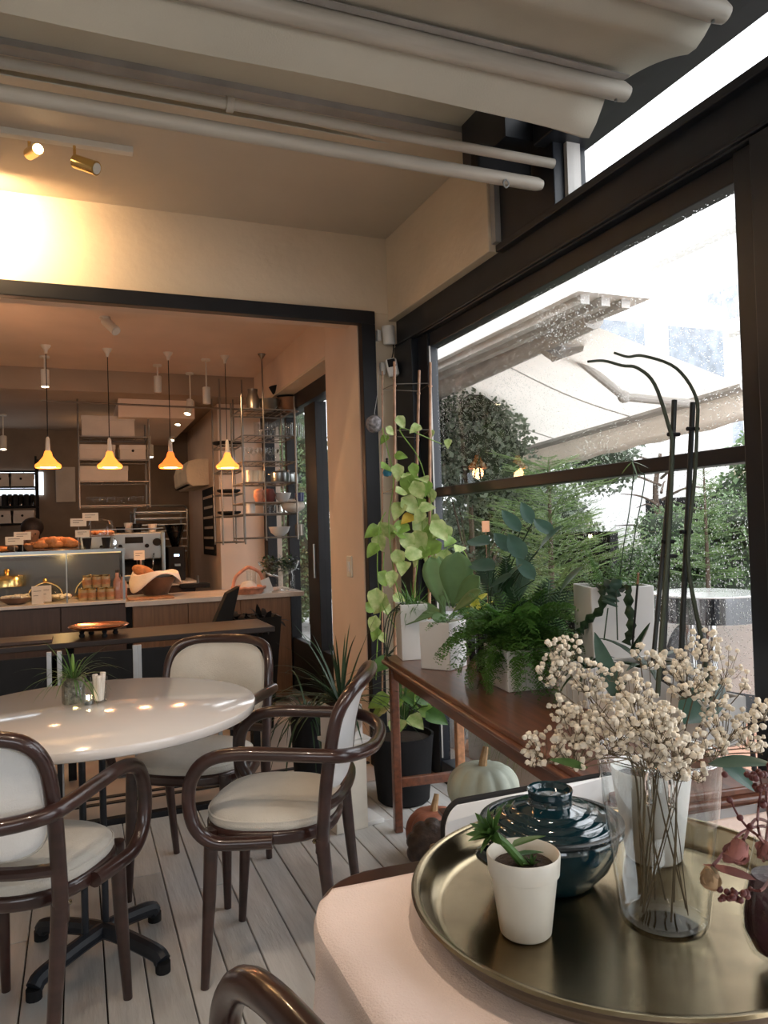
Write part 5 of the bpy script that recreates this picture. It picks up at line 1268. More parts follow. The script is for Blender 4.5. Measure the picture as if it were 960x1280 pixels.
# person behind the case
ppx = at(44, 668, y=7.9)
def skin_body(name, nodes, edges, m, par, sub=2):
    me = bpy.data.meshes.new(name); me.from_pydata([n[0] for n in nodes], edges, []); o = bpy.data.objects.new(name, me); C.objects.link(o); o.parent = par
    me.materials.append(m); md = o.modifiers.new('skin', 'SKIN'); md.use_smooth_shade = True
    for i, n in enumerate(nodes): me.skin_vertices[0].data[i].radius = n[1] if isinstance(n[1], tuple) else (n[1], n[1])
    me.skin_vertices[0].data[0].use_root = True
    s_ = o.modifiers.new('sub', 'SUBSURF'); s_.levels = sub; s_.render_levels = sub; return o
pe_ = thing('person', 'dark-haired person in dark clothes bending behind the display case', 'person', (at(42, 668, y=7.55).x, 7.55, 0))
pe_.scale = (.97, .97, .97)
nod = [((0, .10, .92), (.15, .11)), ((0, .04, 1.08), (.13, .10)), ((0, -.06, 1.22), (.16, .10)), ((0, -.15, 1.31), (.06, .06)), ((0, -.20, 1.345), (.05, .05)), ((0, -.24, 1.40), (.078, .09)), ((0, -.25, 1.45), (.07, .08)),
       ((-.17, -.08, 1.25), (.055, .055)), ((-.24, -.16, 1.04), (.042, .042)), ((-.16, -.34, .96), (.032, .032)), ((.17, -.08, 1.25), (.055, .055)), ((.24, -.16, 1.04), (.042, .042)), ((.16, -.34, .96), (.032, .032)),
       ((-.10, .10, .82), (.09, .09)), ((-.11, .06, .48), (.062, .062)), ((-.11, .10, .09), (.042, .042)), ((-.11, .0, .03), (.04, .03)), ((.10, .10, .82), (.09, .09)), ((.11, .06, .48), (.062, .062)), ((.11, .10, .09), (.042, .042)), ((.11, .0, .03), (.04, .03))]
skin_body('body', nod, [(0, 1), (1, 2), (2, 3), (3, 4), (4, 5), (5, 6), (2, 7), (7, 8), (8, 9), (2, 10), (10, 11), (11, 12), (0, 13), (13, 14), (14, 15), (15, 16), (0, 17), (17, 18), (18, 19), (19, 20)], K['skin'], pe_)
ob('shirt', MB().grid(lambda u, v: ((.20-.03*v)*cos(2*pi*u), .12-.22*v+(.14-.01*v)*sin(2*pi*u), .86+.44*v), 24, 8, cu=True), K['blackmat'], pe_, solid=.006)
ob('hair', MB().ball((0, -.205, 1.445), .098, 16, 10, 1, 1.05, .95), K['hair'], pe_)
ob('nose', MB().ball((0, -.335, 1.365), .012, 8, 6, .8, 1, 1.2), K['skin'], pe_)
for s in (-1, 1):
    ob('eye', MB().ball((s*.03, -.322, 1.385), .007, 8, 6), K['hair'], pe_)
    for k in range(5): ob('finger', MB().tube([(s*.16+(k-2)*.014, -.36, .955), (s*.16+(k-2)*.016, -.40-.01*(2-abs(k-2)), .94), (s*.16+(k-2)*.016, -.42-.008*(2-abs(k-2)), .915)], .007, 6), K['skin'], pe_)

# pendants
def pendant():
    t = thing('pendant_lamp', 'x', 'lamp', (0, 0, 0), 0, None)
    ob('canopy', MB().lathe([(0, 0), (.036, 0), (.030, -.012), (.014, -.035), (.011, -.06), (0, -.06)][::-1], n=24), K['cpot'], t)
    ob('cord', MB().tube([(0, 0, -.06), (.001, 0, -.40), (0, 0, -.68)], .003, 6), K['blackmat'], t)
    ob('socket', MB().lathe([(.006, -.655), (.013, -.67), (.018, -.76), (.010, -.77)][::-1], n=20), K['cpot'], t)
    ob('shade', MB().lathe([(.018, -.755), (.024, -.765), (.032, -.795), (.062, -.835), (.086, -.855), (.089, -.868), (.083, -.878), (.078, -.876), (.080, -.866), (.055, -.838), (.026, -.80), (.016, -.765)][::-1], n=40), K['shade'], t)
    ob('bulb', MB().lathe([(0, -.875), (.05, -.873), (.066, -.866), (.05, -.845), (.02, -.82), (0, -.80)], n=24), K['bulb'], t)
    return t
pls = ((57, 430, 'pendant lamp with a lit amber shade, leftmost of the row'), (134, 434, 'pendant lamp with a lit amber shade, second from the left'), (210, 439, 'pendant lamp with a redder amber shade, third from the left'), (281, 445, 'pendant lamp with a lit amber shade nearest the hanging rack'))
pr = pendant(); redm = em('red_amber_shade', (1, .19, .03), 1.3)
for i, (a, b, lb) in enumerate(pls):
    o = pr if i == 0 else dup(pr); p = at(a, b, y=5.85); o.location = (p.x, p.y, 2.68); o['label'] = lb; o['group'] = 'pendant lamps over the counter'
    lamp('POINT', (p.x, p.y, 1.76), 4.6, (1, .50, .22), .05)
    if i == 2:
        for ch in o.children:
            if ch.name.startswith('shade'): ch.data = ch.data.copy(); ch.data.materials[0] = redm
# ceiling spots inside
def cspot(px, py, y, lb, d, on=True, zc=2.68, s=1.0, st=.05, warm=0):
    p = at(px, py, y=y); t = thing('ceiling_spotlight', lb, 'spotlight', (p.x, p.y, zc))
    t.scale = (s, s, s)
    ob('base', MB().lathe([(0, -.014), (.035, -.014), (.035, 0), (0, 0)], n=18), K['cpot'], t)
    L = max(.02, (zc-p.z)/s)
    ob('stem', MB().cyl((0, 0, -.012), (0, 0, -L), .006, 6), K['cpot'], t)
    head(t, (0, 0, -L), d, L=.13, r=.030, m='cpot', on=on)
    if warm: lamp('SPOT', V((p.x, p.y, p.z))+V(d).normalized()*.16*s, warm, (1, .60, .30), .02, V((p.x, p.y, p.z))+V(d), 80)
cspot(56, 462, 6.2, 'white ceiling spotlight behind the leftmost pendant cord', (0, 0, -1), warm=4)
cspot(197, 470, 6.3, 'unlit white ceiling spotlight between the third pendant and the second', (0, .08, -1), on=False)
cspot(238, 500, 6.55, 'largest of the three lit spotlights stepping back toward the kitchen', (-.25, -.2, -1), warm=5)
cspot(226, 515, 7.3, 'middle one of the three lit spotlights toward the kitchen', (-.3, -.2, -1), zc=2.50, warm=4)
cspot(217, 536, 8.2, 'farthest of the three lit spotlights toward the kitchen', (-.2, -.2, -1), zc=2.50)
cspot(258, 484, 6.0, 'unlit spotlight right beside the fourth pendant cord', (0, 0, -1), on=False)
cspot(4, 545, 8.0, 'small lit spotlight at the left edge over the kitchen', (0, -.1, -1), zc=2.50)
cspot(188, 556, 8.2, 'small lit spotlight left of the third pendant shade', (0, -.1, -1), zc=2.50)
cspot(131, 392, 5.0, 'spotlight peeking below the top of the opening frame', (.4, -.5, -.55), on=False)
lamp('POINT', (-.4, 5.0, 2.2), 3.2, (1, .52, .26), .03)  # invisible fill light added for the front room, no fixture
lamp('POINT', (.2, 8.2, 2.2), 2.2, (1, .60, .32), .03)  # same kind of added fill, brightens the kitchen end
pp = at(50, 501, y=6.35); p2 = at(335, 512, y=6.35)
one('ceiling_pipe', MB().tube([V((pp.x, 6.35, pp.z)), V((p2.x, 6.35, pp.z-.02))], .008, 8), K['wire'], 'thin metal rail hanging across under the inner ceiling', 'rail')
# wall mounted items
p = at(262, 652, x=1.215)
mbd = thing('menu_board', 'black wall board with pale rows on the kitchen side wall', 'board', (1.22, p.y, p.z))
ob('board', MB().box(-.02, -.33, -.33, 0, .33, .33), K['blackmat'], mbd, smooth=False, bev=.004)
for i in range(6): ob('row', MB().box(-.024, -.28, .24-.1*i-.012, -.02, .26-.05*(i % 2), .24-.1*i+.012), K['paper'], mbd, smooth=False)
p = at(230, 592, x=1.0)
ac = thing('air_conditioner', 'cream wall mounted air conditioner end-on at the kitchen wall', 'air conditioner', (1.22, 8.1, 1.90))
prof = [(0, -.12), (-.16, -.13), (-.215, -.09), (-.225, .04), (-.20, .12), (-.10, .145), (0, .145)]
mbx = MB(); n_ = len(prof); mbx.add([(a, -.55, b) for a, b in prof]+[(a, .45, b) for a, b in prof], [tuple(range(n_)), tuple(range(n_, 2*n_))[::-1]]+[(i, n_+i, n_+(i+1) % n_, (i+1) % n_) for i in range(n_)])
ob('body', mbx, K['cream'], ac, smooth=False, bev=.012, seg=3)
ob('vent_slot', MB().box(-.215, -.5, -.115, -.10, .40, -.108), K['blackmat'], ac, smooth=False)
p = at(82, 605, y=9.0)
wpnl = one('wall_panel', MB().box(-.10, -.03, -.20, .10, 0, .19), K['paper'], 'pale upright panel on the dark kitchen back wall', 'panel', (p.x, 9.045, p.z), smooth=False, bev=.006)
# storage shelf at left
def rack(name, lb, x0, x1, y0, y1, z0, z1, shelves, m='wire', r=.007, wires=6, cat='shelf', posts=None):
    t = thing(name, lb, cat, (x0, y0, z0))
    for a in (0, x1-x0):
        for b in (0, y1-y0): ob('post', MB().cyl((a, b, 0), (a, b, z1-z0), r, 8), K[m], t)
    for zz in shelves:
        mb = MB(); z = zz-z0; X, Y = x1-x0, y1-y0
        mb.tube([(0, 0, z), (X, 0, z)], r*.8, 6).tube([(0, Y, z), (X, Y, z)], r*.8, 6).tube([(0, 0, z), (0, Y, z)], r*.8, 6).tube([(X, 0, z), (X, Y, z)], r*.8, 6)
        for i in range(1, wires): mb.tube([(X*i/wires, 0, z+.002), (X*i/wires, Y, z+.002)], .0025, 4)
        for i in range(1, 3): mb.tube([(0, Y*i/3, z), (X, Y*i/3, z)], .0025, 4)
        ob('shelf', mb, K[m], t)
    return t
def zat(px, py, y): return at(px, py, y=y).z
X0 = at(-60, 600, y=8.3).x; X1_ = at(45, 600, y=8.3).x
sl = [zat(20, b, 8.3) for b in (589, 609, 633, 655, 690)]
rack('storage_shelf', 'dark metal storage shelf with grey boxes in front of the small bright window', X0, X1_, 8.3, 8.65, 0, zat(20, 570, 8.3), sl, 'blackmat', .010)
def sbox(px, w, h, zs, y, lb, m='paper', grp=None, dot=True):
    p = at(px, 600, y=y); t = thing('storage_box', lb, 'box', (p.x, y, zs+.008), 0, grp)
    ob('box', MB().box(-w/2, 0, 0, w/2, .25, h), K[m], t, smooth=False, bev=.004)
    ob('lid', MB().box(-w/2-.004, -.004, h-.04, w/2+.004, .254, h+.002), K[m], t, smooth=False, bev=.003)
    if dot: ob('hole', MB().cyl((0, -.006, h*.6), (0, -.001, h*.6), .012, 12), K['blackmat'], t)
sbox(27, .21, .125, sl[3], 8.32, 'pale box on the lower shelf left of the kitchen wall', grp=None)
sbox(2, .20, .125, sl[3], 8.32, 'pale box at the left edge on the lower shelf')
sbox(26, .22, .13, sl[1], 8.32, 'brownish box in front of the bright window')
sbox(0, .20, .13, sl[1], 8.32, 'brownish box at the left edge before the bright window')
for i, px in enumerate((5, 12, 19, 26, 33, 40)):
    p = at(px, 620, y=8.4); one('dark_jar', MB().lathe([(0, 0), (.026, 0), (.028, .10), (.02, .12), (0, .125)], n=14), K['smoke' if i % 2 else 'blackmat'], ORD[i]+' dark jar from the left on the storage shelf under the bright window', 'jar', (p.x, 8.42, sl[2]+.008), 0, 'row of dark jars on the storage shelf')
# mid hanging shelf over the counter
ym = 7.0
xa = at(98, 560, y=ym).x; xb = at(186, 560, y=ym).x
ms = [zat(140, b, ym) for b in (546, 575, 602, 632)]
hs = rack('hanging_shelf', 'hanging metal shelf with pale boxes above the espresso machine', xa, xb, ym, ym+.36, ms[-1]-.02, 2.50, ms, 'wire', .008)
sbox(137, .44, zat(140, 519, ym)-ms[0]-.01, ms[0], ym+.03, 'wide pale box on the top level of the hanging shelf', dot=False)
sbox(122, .30, .13, ms[1], ym+.03, 'left pale box on the second level of the hanging shelf', dot=False)
sbox(167, .22, .13, ms[1], ym+.03, 'right pale box with a dark hole on the second level')
sbox(130, .40, .13, ms[2], ym+.03, 'long pale box on the third level of the hanging shelf', dot=False)
for i, px in enumerate((112, 121, 130, 139, 148, 157, 166, 175)):
    p = at(px, 625, y=ym+.15); one('glass_cup', MB().lathe([(0, 0), (.018, 0), (.03, .03), (.033, .075), (.030, .075), (.026, .03), (0, .006)], n=16), K['vase'], ORD[i]+' clear cup from the left on the lowest level of the hanging shelf', 'glass', (p.x, ym+.15, ms[3]+.01), 0, 'cups on the lowest hanging shelf')
# rolling tray rack
xr0 = at(168, 640, y=7.75).x; xr1 = at(234, 640, y=7.75).x
zr = [zat(200, b, 7.75) for b in (640, 648, 656, 664, 674, 684, 690)]
rk = rack('tray_rack', 'rolling metal tray rack with rounded top behind the coffee grinder', xr0, xr1, 7.75, 8.25, 0, zat(200, 637, 7.75), zr, 'steel', .011, 9)
ob('top_bow', MB().tube(crv([(0, 0, zr[0]), (0.02, 0, zr[0]+.05), (.08, 0, zr[0]+.06), (xr1-xr0-.08, 0, zr[0]+.06), (xr1-xr0-.02, 0, zr[0]+.05), (xr1-xr0, 0, zr[0])], 4), .011, 8), K['steel'], rk)
# hanging rack at the right with dishes
yr = 5.72; D_ = .42
xq0 = at(303, 560, y=yr).x; xq1 = min(1.60, at(384, 560, y=yr).x)
zs = [zat(345, b, yr) for b in (512, 545, 577, 603, 628, 642, 672)]
hr = rack('glassware_rack', 'hanging metal rack crowded with glassware beside the inner window', xq0, xq1, yr, yr+D_, zs[-1]-.02, 2.36, zs, 'wire', .0075, 7)
for xx, yy_ in ((at(327, 440, y=5.72).x, 0), ): ob('rod', MB().tube([(xx-xq0, 0, 0), (xx-xq0, 0, 2.68-zs[-1]+.02)], .0065, 8), K['wire'], hr)
ob('ceiling_cup', MB().lathe([(.008, -.04), (.03, -.005), (.03, 0), (0, 0)], n=16), K['wire'], hr, loc=(at(327, 440, y=5.72).x-xq0, 0, 2.68-zs[-1]+.02))
SH = [b+.010 for b in zs]
def item(name, prof, m, lb, cat, px, lev, dy=.12, grp=None, n=20, parts=None, y0=None):
    x_ = at(px, 580, y=(y0 or yr)+dy).x
    t = one(name, MB().lathe(prof, n=n), K[m] if isinstance(m, str) else m, lb, cat, (x_, (y0 or yr)+dy, (SH[lev] if isinstance(lev, int) else lev)), 0, grp)
    return t
bowlp = lambda r, h: [(0, 0), (r*.4, 0), (r*.8, h*.4), (r, h), (r*.94, h), (r*.72, h*.45), (0, h*.15)]
item('large_bowl', bowlp(.13, .11), 'bowlw', 'large brown bowl on the top of the glassware rack', 'bowl', 366, 0, .18, n=28)
item('dark_bowl', bowlp(.15, .09), 'blackmat', 'dark bowl nested above the large brown one at the rack top', 'bowl', 362, SH[0]+.112, .18, n=28)
item('copper_bowl', bowlp(.09, .09), 'wire', 'dull metal bowl left of the brown bowl on the rack top', 'bowl', 338, 0, .14, n=24)
item('jug', [(0, 0), (.045, 0), (.055, .08), (.035, .13), (.04, .16), (.036, .16), (0, .14)], 'wire', 'dull metal jug at the left of the rack top', 'jug', 318, 0, .1)
for i in range(12):
    item('drinking_glass', [(0, 0), (.020, 0), (.026, .11), (.0245, .11), (.019, .006), (0, .006)], 'vase', ORD[i]+' tall drinking glass from the left in the upper row of the rack', 'glass', 322+i*5.1, 1, .10+.12*(i % 2), 'upper row of drinking glasses')
for i in range(8):
    item('wine_glass', [(0, 0), (.026, 0), (.004, .006), (.004, .05), (.028, .08), (.026, .11), (.024, .11), (.026, .08), (0, .055)], 'vase', ORD[i]+' stemmed glass from the left in the second glass row of the rack', 'glass', 312+i*5.5, 2, .1+.1*(i % 2), 'row of stemmed glasses')
for px, lb in ((350, 'left steel saucepan on the middle level of the rack'), (367, 'right steel saucepan on the middle level of the rack')):
    x_ = at(px, 590, y=yr+.15).x; t = thing('saucepan', lb, 'pan', (x_, yr+.15+(.15 if px > 360 else 0), SH[3]))
    ob('body', MB().lathe([(0, 0), (.07, 0), (.073, .005), (.073, .075), (.070, .075), (.068, .008), (0, .008)], n=28), K['steel'], t)
    ob('lid', MB().lathe([(.074, .076), (.05, .09), (.008, .095), (.012, .11), (0, .112)], n=28), K['steel'], t)
    ob('handle', MB().tube(crv([(-.07, -.02, .06), (-.095, 0, .065), (-.07, .02, .06)], 4), .005, 6), K['steel'], t)
for i, px in enumerate((312, 319, 326)):
    item('candle_jar', [(0, 0), (.026, 0), (.028, .085), (.024, .088), (0, .088)], 'cream', ORD[i]+' pale waxy jar from the left of the three on the rack', 'jar', px, 3, .06, 'three pale jars on the rack')
item('red_pot', [(0, 0), (.03, 0), (.045, .04), (.04, .085), (.02, .10), (0, .10)], 'pinkpl', 'orange cup on the lower middle level of the rack', 'cup', 323, 4, .06)
item('dark_round_tin', [(0, 0), (.04, 0), (.055, .05), (.04, .10), (0, .105)], mat('dark_red', (.16, .03, .02), .5), 'round dark red pot beside the orange cup on the rack', 'pot', 335, 4, .12)
item('stack_of_bowls', bowlp(.07, .07), 'wpot', 'white bowl stack on the lower middle level of the rack', 'bowl', 352, 4, .15)
item('blue_mug', [(0, 0), (.035, 0), (.038, .07), (.034, .07), (0, .01)], mat('navy', (.02, .025, .09), .3), 'navy blue mug at the right on the rack', 'cup', 373, 4, .12)
p = at(367, 655, y=yr+.15); t = one('bread_bag', MB().ball((0, 0, .055), .08, 16, 10, 1.25, .8, .7, jit=.04), K['paper'], 'crumpled pale paper bag of bread on the rack', 'bag', (p.x, yr+.15, SH[5]), sub=1)
item('white_mug', [(0, 0), (.032, 0), (.035, .075), (.032, .075), (0, .01)], 'wpot', 'white mug at the left on the lower level of the rack', 'cup', 312, 5, .1)
item('white_bowl', bowlp(.085, .075), 'wpot', 'white bowl on the lowest level of the rack', 'bowl', 347, 6, .12, n=28)
item('grey_tin', [(0, 0), (.035, 0), (.035, .09), (0, .09)], 'wire', 'dull grey tin right of the white bowl on the rack', 'tin', 372, 6, .12)
for i in range(7):
    item('tumbler', [(0, 0), (.024, 0), (.028, .075), (.026, .075), (.022, .006), (0, .006)], 'vase', ORD[i]+' short tumbler from the left at the back of a lower rack level', 'glass', 332+i*6, 5, .30, 'short tumblers on the lower rack')
# second rack further back
xs0 = at(277, 600, y=6.35).x; xs1 = at(305, 600, y=6.35).x
z2 = [zat(290, b, 6.35) for b in (556, 588, 617, 645, 678)]
r2_ = rack('narrow_hanging_rack', 'narrow hanging metal rack of plates behind the glassware rack', xs0, xs1, 6.35, 6.75, z2[-1]-.02, 2.60, z2, 'wire', .0075, 4)
for px in (279, 292, 303, 272):
    pass
for i, (px, py) in enumerate(((273, 472), (287, 478), (303, 454))):
    p = at(px, py, y=6.2+.1*i); pass
for i, (lv, r_, lb) in enumerate(((0, .13, 'dark wide pan on top of the narrow rack'), (2, .10, 'dark plate stack on the third level of the narrow rack'), (3, .10, 'dark plate stack on the fourth level of the narrow rack'))):
    one('plate_stack', MB().lathe([(0, 0), (r_*.6, 0), (r_, .02), (r_, .035), (r_*.6, .022), (0, .02)], n=28), K['blackmat'], lb, 'plates', ((xs0+xs1)/2, 6.55, z2[lv]+.010))
p = at(292, 545, y=6.5)
t = thing('glass_plate', 'large clear round plate standing upright on the narrow rack', 'plate', (p.x+.03, 6.45, z2[1]+.12)); o = ob('plate', MB().lathe([(0, 0), (.08, .0), (.11, .012), (.108, .016), (.078, .005), (0, .005)], n=36), K['vase'], t); o.rotation_euler = (pi/2-.2, 0, .3)

# dark furniture between the opening and the counter
dt = thing('dark_long_table', 'dark long table just inside the opening, in front of the counter', 'table', (-.75, 4.22, 0))
ob('tabletop', MB().box(-2.2, 0, .73, 1.78, .45, .76), K['darkwood'], dt, smooth=False, bev=.004)
for x_ in (-2.1, -.7, .7, 1.7): ob('leg', MB().box(x_-.02, .18, 0, x_+.02, .27, .73), K['blackmat'], dt, smooth=False)
q = at(125, 800, z=.76)
ct = thing('copper_tray', 'oval copper tray on dark ball feet on the dark long table', 'tray', (q.x, 4.42, .7605))
ob('dish', MB().lathe([(0, .038), (.12, .038), (.15, .050), (.157, .056), (.153, .060), (.12, .046), (0, .044)], n=48), K['copper'], ct)
for a in (.3, 2.0, 3.4, 5.0):
    ob('foot', MB().lathe([(0, 0), (.012, 0), (.016, .010), (.010, .02), (.014, .03), (.010, .04)], n=12), K['blackmat'], ct, loc=(.09*cos(a), .09*sin(a), 0))
def dchair(px, lb, y=3.98, h=.745, w=.42):
    p = at(px, 830, y=y); t = thing('dark_folding_chair', lb, 'chair', (p.x, y, 0), 0, 'dark chairs along the long table')
    ob('back_panel', MB().box(-w/2+.01, -.012, h-.26, w/2-.01, .005, h-.02), K['blackmat'], t, smooth=False, bev=.004)
    for i in range(7): ob('slat', MB().box(-w/2+.02+i*.056, -.005, .46, -w/2+.03+i*.056, .005, h-.26), K['blackmat'], t, smooth=False)
    for s in (-1, 1):
        ob('post', MB().box(s*w/2-.011, -.018, 0, s*w/2+.011, .004, h), K['corr'], t, smooth=False, bev=.003)
        ob('leg', MB().box(s*w/2-.010, -.36, 0, s*w/2+.010, -.34, .44), K['blackmat'], t, smooth=False)
    ob('seat', MB().box(-w/2, -.37, .44, w/2, -.01, .465), K['blackmat'], t, smooth=False, bev=.006)
dchair(119, 'dark panel-back chair with steel posts behind the planted glass jar', 4.05)
dchair(15, 'dark chair with steel posts at the left edge by the long table', 4.05)
dchair(222, 'dark chair with steel posts hidden behind the white armchair', 4.05)
p = at(30, 812, z=.763)
mn = thing('dark_tray', 'flat dark wooden menu tray lying on the long table at the left', 'tray', (p.x, 4.36, .7605))
ob('tray', MB().box(-.14, -.09, 0, .12, .09, .018), K['oakd'], mn, smooth=False, bev=.003)
# black wing chair and crate by the counter end
q = at(345, 905, z=0)
bwc = thing('black_leaning_chair', 'black high-backed chair leaning beside the end of the counter', 'chair', (.80, 4.82, 0), .2)
bp2 = at(296, 738, y=4.9); bp3 = at(262, 800, y=4.9); bp4 = at(300, 800, y=4.9)
L0 = V(bwc.location)
def loc_(p): return Matrix.Rotation(-.2, 3, 'Z') @ (V(p)-L0)
A1, A2, A3, A4 = loc_(at(300, 733, y=4.9)), loc_(at(284, 742, y=4.9)), loc_(at(260, 798, y=4.9)), loc_(at(284, 806, y=4.9))
A5 = loc_(at(296, 742, y=4.9))
ob('backrest', MB().add([A1, A2, A3, A4, A1+V((.02, .10, 0)), A2+V((.02, .10, 0)), A3+V((.02, .10, 0)), A4+V((.02, .10, 0))], [(0, 1, 2, 3), (7, 6, 5, 4), (0, 4, 5, 1), (1, 5, 6, 2), (2, 6, 7, 3), (3, 7, 4, 0)]), K['blackmat'], bwc, smooth=False, bev=.006)
ob('seat', MB().box(-.20, -.15, .44, .20, .18, .48), K['blackmat'], bwc, smooth=False, bev=.008)
for s in (-1, 1):
    for t_ in (-1, 1): ob('leg', MB().cyl((s*.20, t_*.15, 0), (s*.18, t_*.13, .44), .013, 8), K['blackmat'], bwc)
wb2 = thing('black_waste_basket', 'black flared basket with dark leafy filling beside the counter front', 'basket', (at(318, 800, y=5.02).x, 5.02, 0))
ob('basket', MB().lathe([(0, 0), (.13, 0), (.215, .74), (.205, .74), (.12, .01), (0, .01)], n=4, a0=pi/4), K['blackmat'], wb2, smooth=False)
gm = MB()
for i in range(130): gm.blade((rnd.uniform(-.12, .12), rnd.uniform(-.12, .12), .69), (rnd.uniform(-1, 1), rnd.uniform(-1, 1), rnd.uniform(.2, 1.5)), .14, .06, 1.6, 4)
ob('dark_leaves', gm, K['blackmat'], wb2, kind='stuff')
# white board behind rack at the side wall

lamp('SPOT', (1.05, 5.45, 2.35), 7, (1, .62, .32), .02, (1.4, 5.9, 1.8), 110)  # added spot with no fixture, gives the rack glasses warm highlights
# ------------------------------------------------------------------ outside the window
struct('ground', MB().box(1.84, -6, -.20, 22, 30, -.06), K['asphalt'], smooth=False)
struct('ground', MB().box(-14, -16, -.20, 1.84, -2.72, -.06), K['asphalt'], smooth=False)
tp_ = struct('ground', MB().box(1.84, -1.0, -.06, 4.0, 4.2, -.03), K['gap'], smooth=False)
for i in range(10):
    for j in range(24):
        yy = -.9+j*.205+ (.10 if i % 2 else 0); xx = 1.86+i*.21
        ob('paving_brick', MB().box(xx, yy, -.03, xx+.203, yy+.198, -.008+rnd.uniform(-.002, .002)), K['terra'], tp_, smooth=False)
# low white wall / panel behind the drum table
lw = one('low_white_wall', MB().box(0, 0, 0, .10, 1.15, .68), K['facade'], 'low white rendered wall outside behind the drum table', 'wall', (4.02, 3.5, -.06), smooth=False, bev=.01)
# drum table
q = at(880, 738, z=1.0)
dm = thing('drum_table', 'round chrome-edged drum table with metal legs outside the pane', 'table', (2.34, 2.33, -.06))
ob('top', MB().lathe([(0, 1.055), (.205, 1.055), (.208, 1.058), (.206, 1.062), (0, 1.063)], n=64), K['white'], dm)
ob('drum', MB().lathe([(.200, .955), (.204, .955), (.206, 1.055), (.200, 1.055)], n=64), K['dchrome'], dm)
ob('underside', MB().lathe([(0, .957), (.20, .957), (.20, .962), (0, .962)], n=48), K['blackmat'], dm)
for x_, y_ in ((-.03, -.05), (.05, .03), (.0, .09)): ob('leg', MB().cyl((x_, y_, .02), (x_, y_, .96), .022, 14), K['chrome'], dm)
ob('foot', MB().lathe([(0, 0), (.19, 0), (.19, .012), (.03, .03), (0, .03)], n=40), K['chrome'], dm)
oc2 = thing('black_garden_chair', 'black round-backed garden chair outside behind the orchid sticks', 'chair', (2.85, 2.95, -.06), .3)
ob('back', MB().prism([(.24*cos(a/20*pi), .24*sin(a/20*pi)) for a in range(21)], 0, .02), K['blackmat'], oc2, loc=(0, 0, .60)).rotation_euler = (pi/2-.1, 0, 0)
ob('seat', MB().prism(rrect(-.22, -.42, .22, 0, .06), .44, .47), K['blackmat'], oc2, bev=.008)
for s in (-1, 1):
    ob('leg', MB().cyl((s*.2, -.02, 0), (s*.2, 0, .66), .012, 8), K['blackmat'], oc2); ob('leg', MB().cyl((s*.2, -.40, 0), (s*.2, -.38, .44), .012, 8), K['blackmat'], oc2)
# galvanised planter with grass
gp = thing('galvanised_planter', 'tall corrugated galvanised planter outside below the window', 'planter', (2.02, 4.12, -.06))
ob('body', MB().lathe([((.135+.004*(0)), 0), (.15, .86), (.145, .86), (.13, .82), (0, .82)], n=48), K['corr'], gp)
o_ = gp.children[0]
for vtx in o_.data.vertices:
    a = math.atan2(vtx.co.y, vtx.co.x); k = 1+.022*cos(a*24); vtx.co.x *= k; vtx.co.y *= k
gb = thing('grass_planter', 'long white planter of pale drooping grass outside under the pane', 'planter', (2.15, 2.95, -.06))
ob('box', MB().box(-.13, -.05, 0, .17, .85, .33), K['facade'], gb, smooth=False, bev=.01)
gm = MB()
for i in range(700):
    a = rnd.uniform(0, 2*pi); e = rnd.uniform(.3, 1.4); gm.blade((rnd.uniform(-.08, .12), rnd.uniform(0, .80), .33), (cos(a)*cos(e), sin(a)*cos(e), sin(e)), rnd.uniform(.25, .42), .006, rnd.uniform(1.5, 3.2), 5)
ob('grass', gm, mat('pale_grass', (.30, .36, .16), .6, var=.3, trans=.3), gb, kind='stuff')
dp = one('dark_post_panel', MB().box(0, 0, 0, .06, .5, 1.3), K['blackmat'], 'dark upright panel outside beyond the lower pane', 'panel', (2.9, 3.6, -.06), smooth=False)

# foliage
def leafcloud(vol, n, size, seed, flat=0):
    r = random.Random(seed); mb = MB(); vs = []; fs = []
    for i in range(n):
        p = vol(r); a, b, c = r.uniform(-1, 1), r.uniform(-1, 1), r.uniform(-1, 1)
        d = V((a, b, c*(1-flat))).normalized(); s = V((r.uniform(-1, 1), r.uniform(-1, 1), r.uniform(-1, 1))).cross(d).normalized()
        L = size*r.uniform(.6, 1.3); w_ = L*.35; k = len(vs)
        vs += [p, p+d*L*.5+s*w_, p+d*L, p+d*L*.5-s*w_]; fs.append((k, k+1, k+2, k+3))
    mb.v = vs; mb.f = fs; return mb
def bush(name, lb, loc, rx, ry, h, n, size, m, seed, cat='bush', grp=None, trunk=True, z0=.1):
    t = thing(name, lb, cat, loc, 0, grp)
    cs = []
    q = random.Random(seed)
    for i in range(14): cs.append((V((q.uniform(-.65, .65)*rx, q.uniform(-.65, .65)*ry, z0+q.uniform(.15, .9)*(h-z0))), q.uniform(.28, .48)))
    def vol(r):
        c, k = cs[r.randrange(len(cs))]; a = V((r.gauss(0, 1), r.gauss(0, 1), r.gauss(0, 1))).normalized()*r.uniform(.72, 1.0)*k
        p = V((c.x+a.x*rx, c.y+a.y*ry, c.z+a.z*h*.45)); p.z = max(z0*.5, p.z); return p
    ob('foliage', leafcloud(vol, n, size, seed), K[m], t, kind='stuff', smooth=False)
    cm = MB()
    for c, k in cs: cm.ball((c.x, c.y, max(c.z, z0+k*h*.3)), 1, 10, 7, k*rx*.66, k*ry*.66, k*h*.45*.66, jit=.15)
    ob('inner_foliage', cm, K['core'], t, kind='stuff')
    mb = MB().tube([(0, 0, 0), (0, 0, h*.6)], [.05, .02], 7)
    for i in range(5):
        a = i*1.3; mb.tube([(0, 0, h*.25+.05*i), (rx*.5*cos(a), ry*.5*sin(a), h*.6)], [.02, .006], 5)
    ob('trunk', mb, K['bark'], t)
    return t
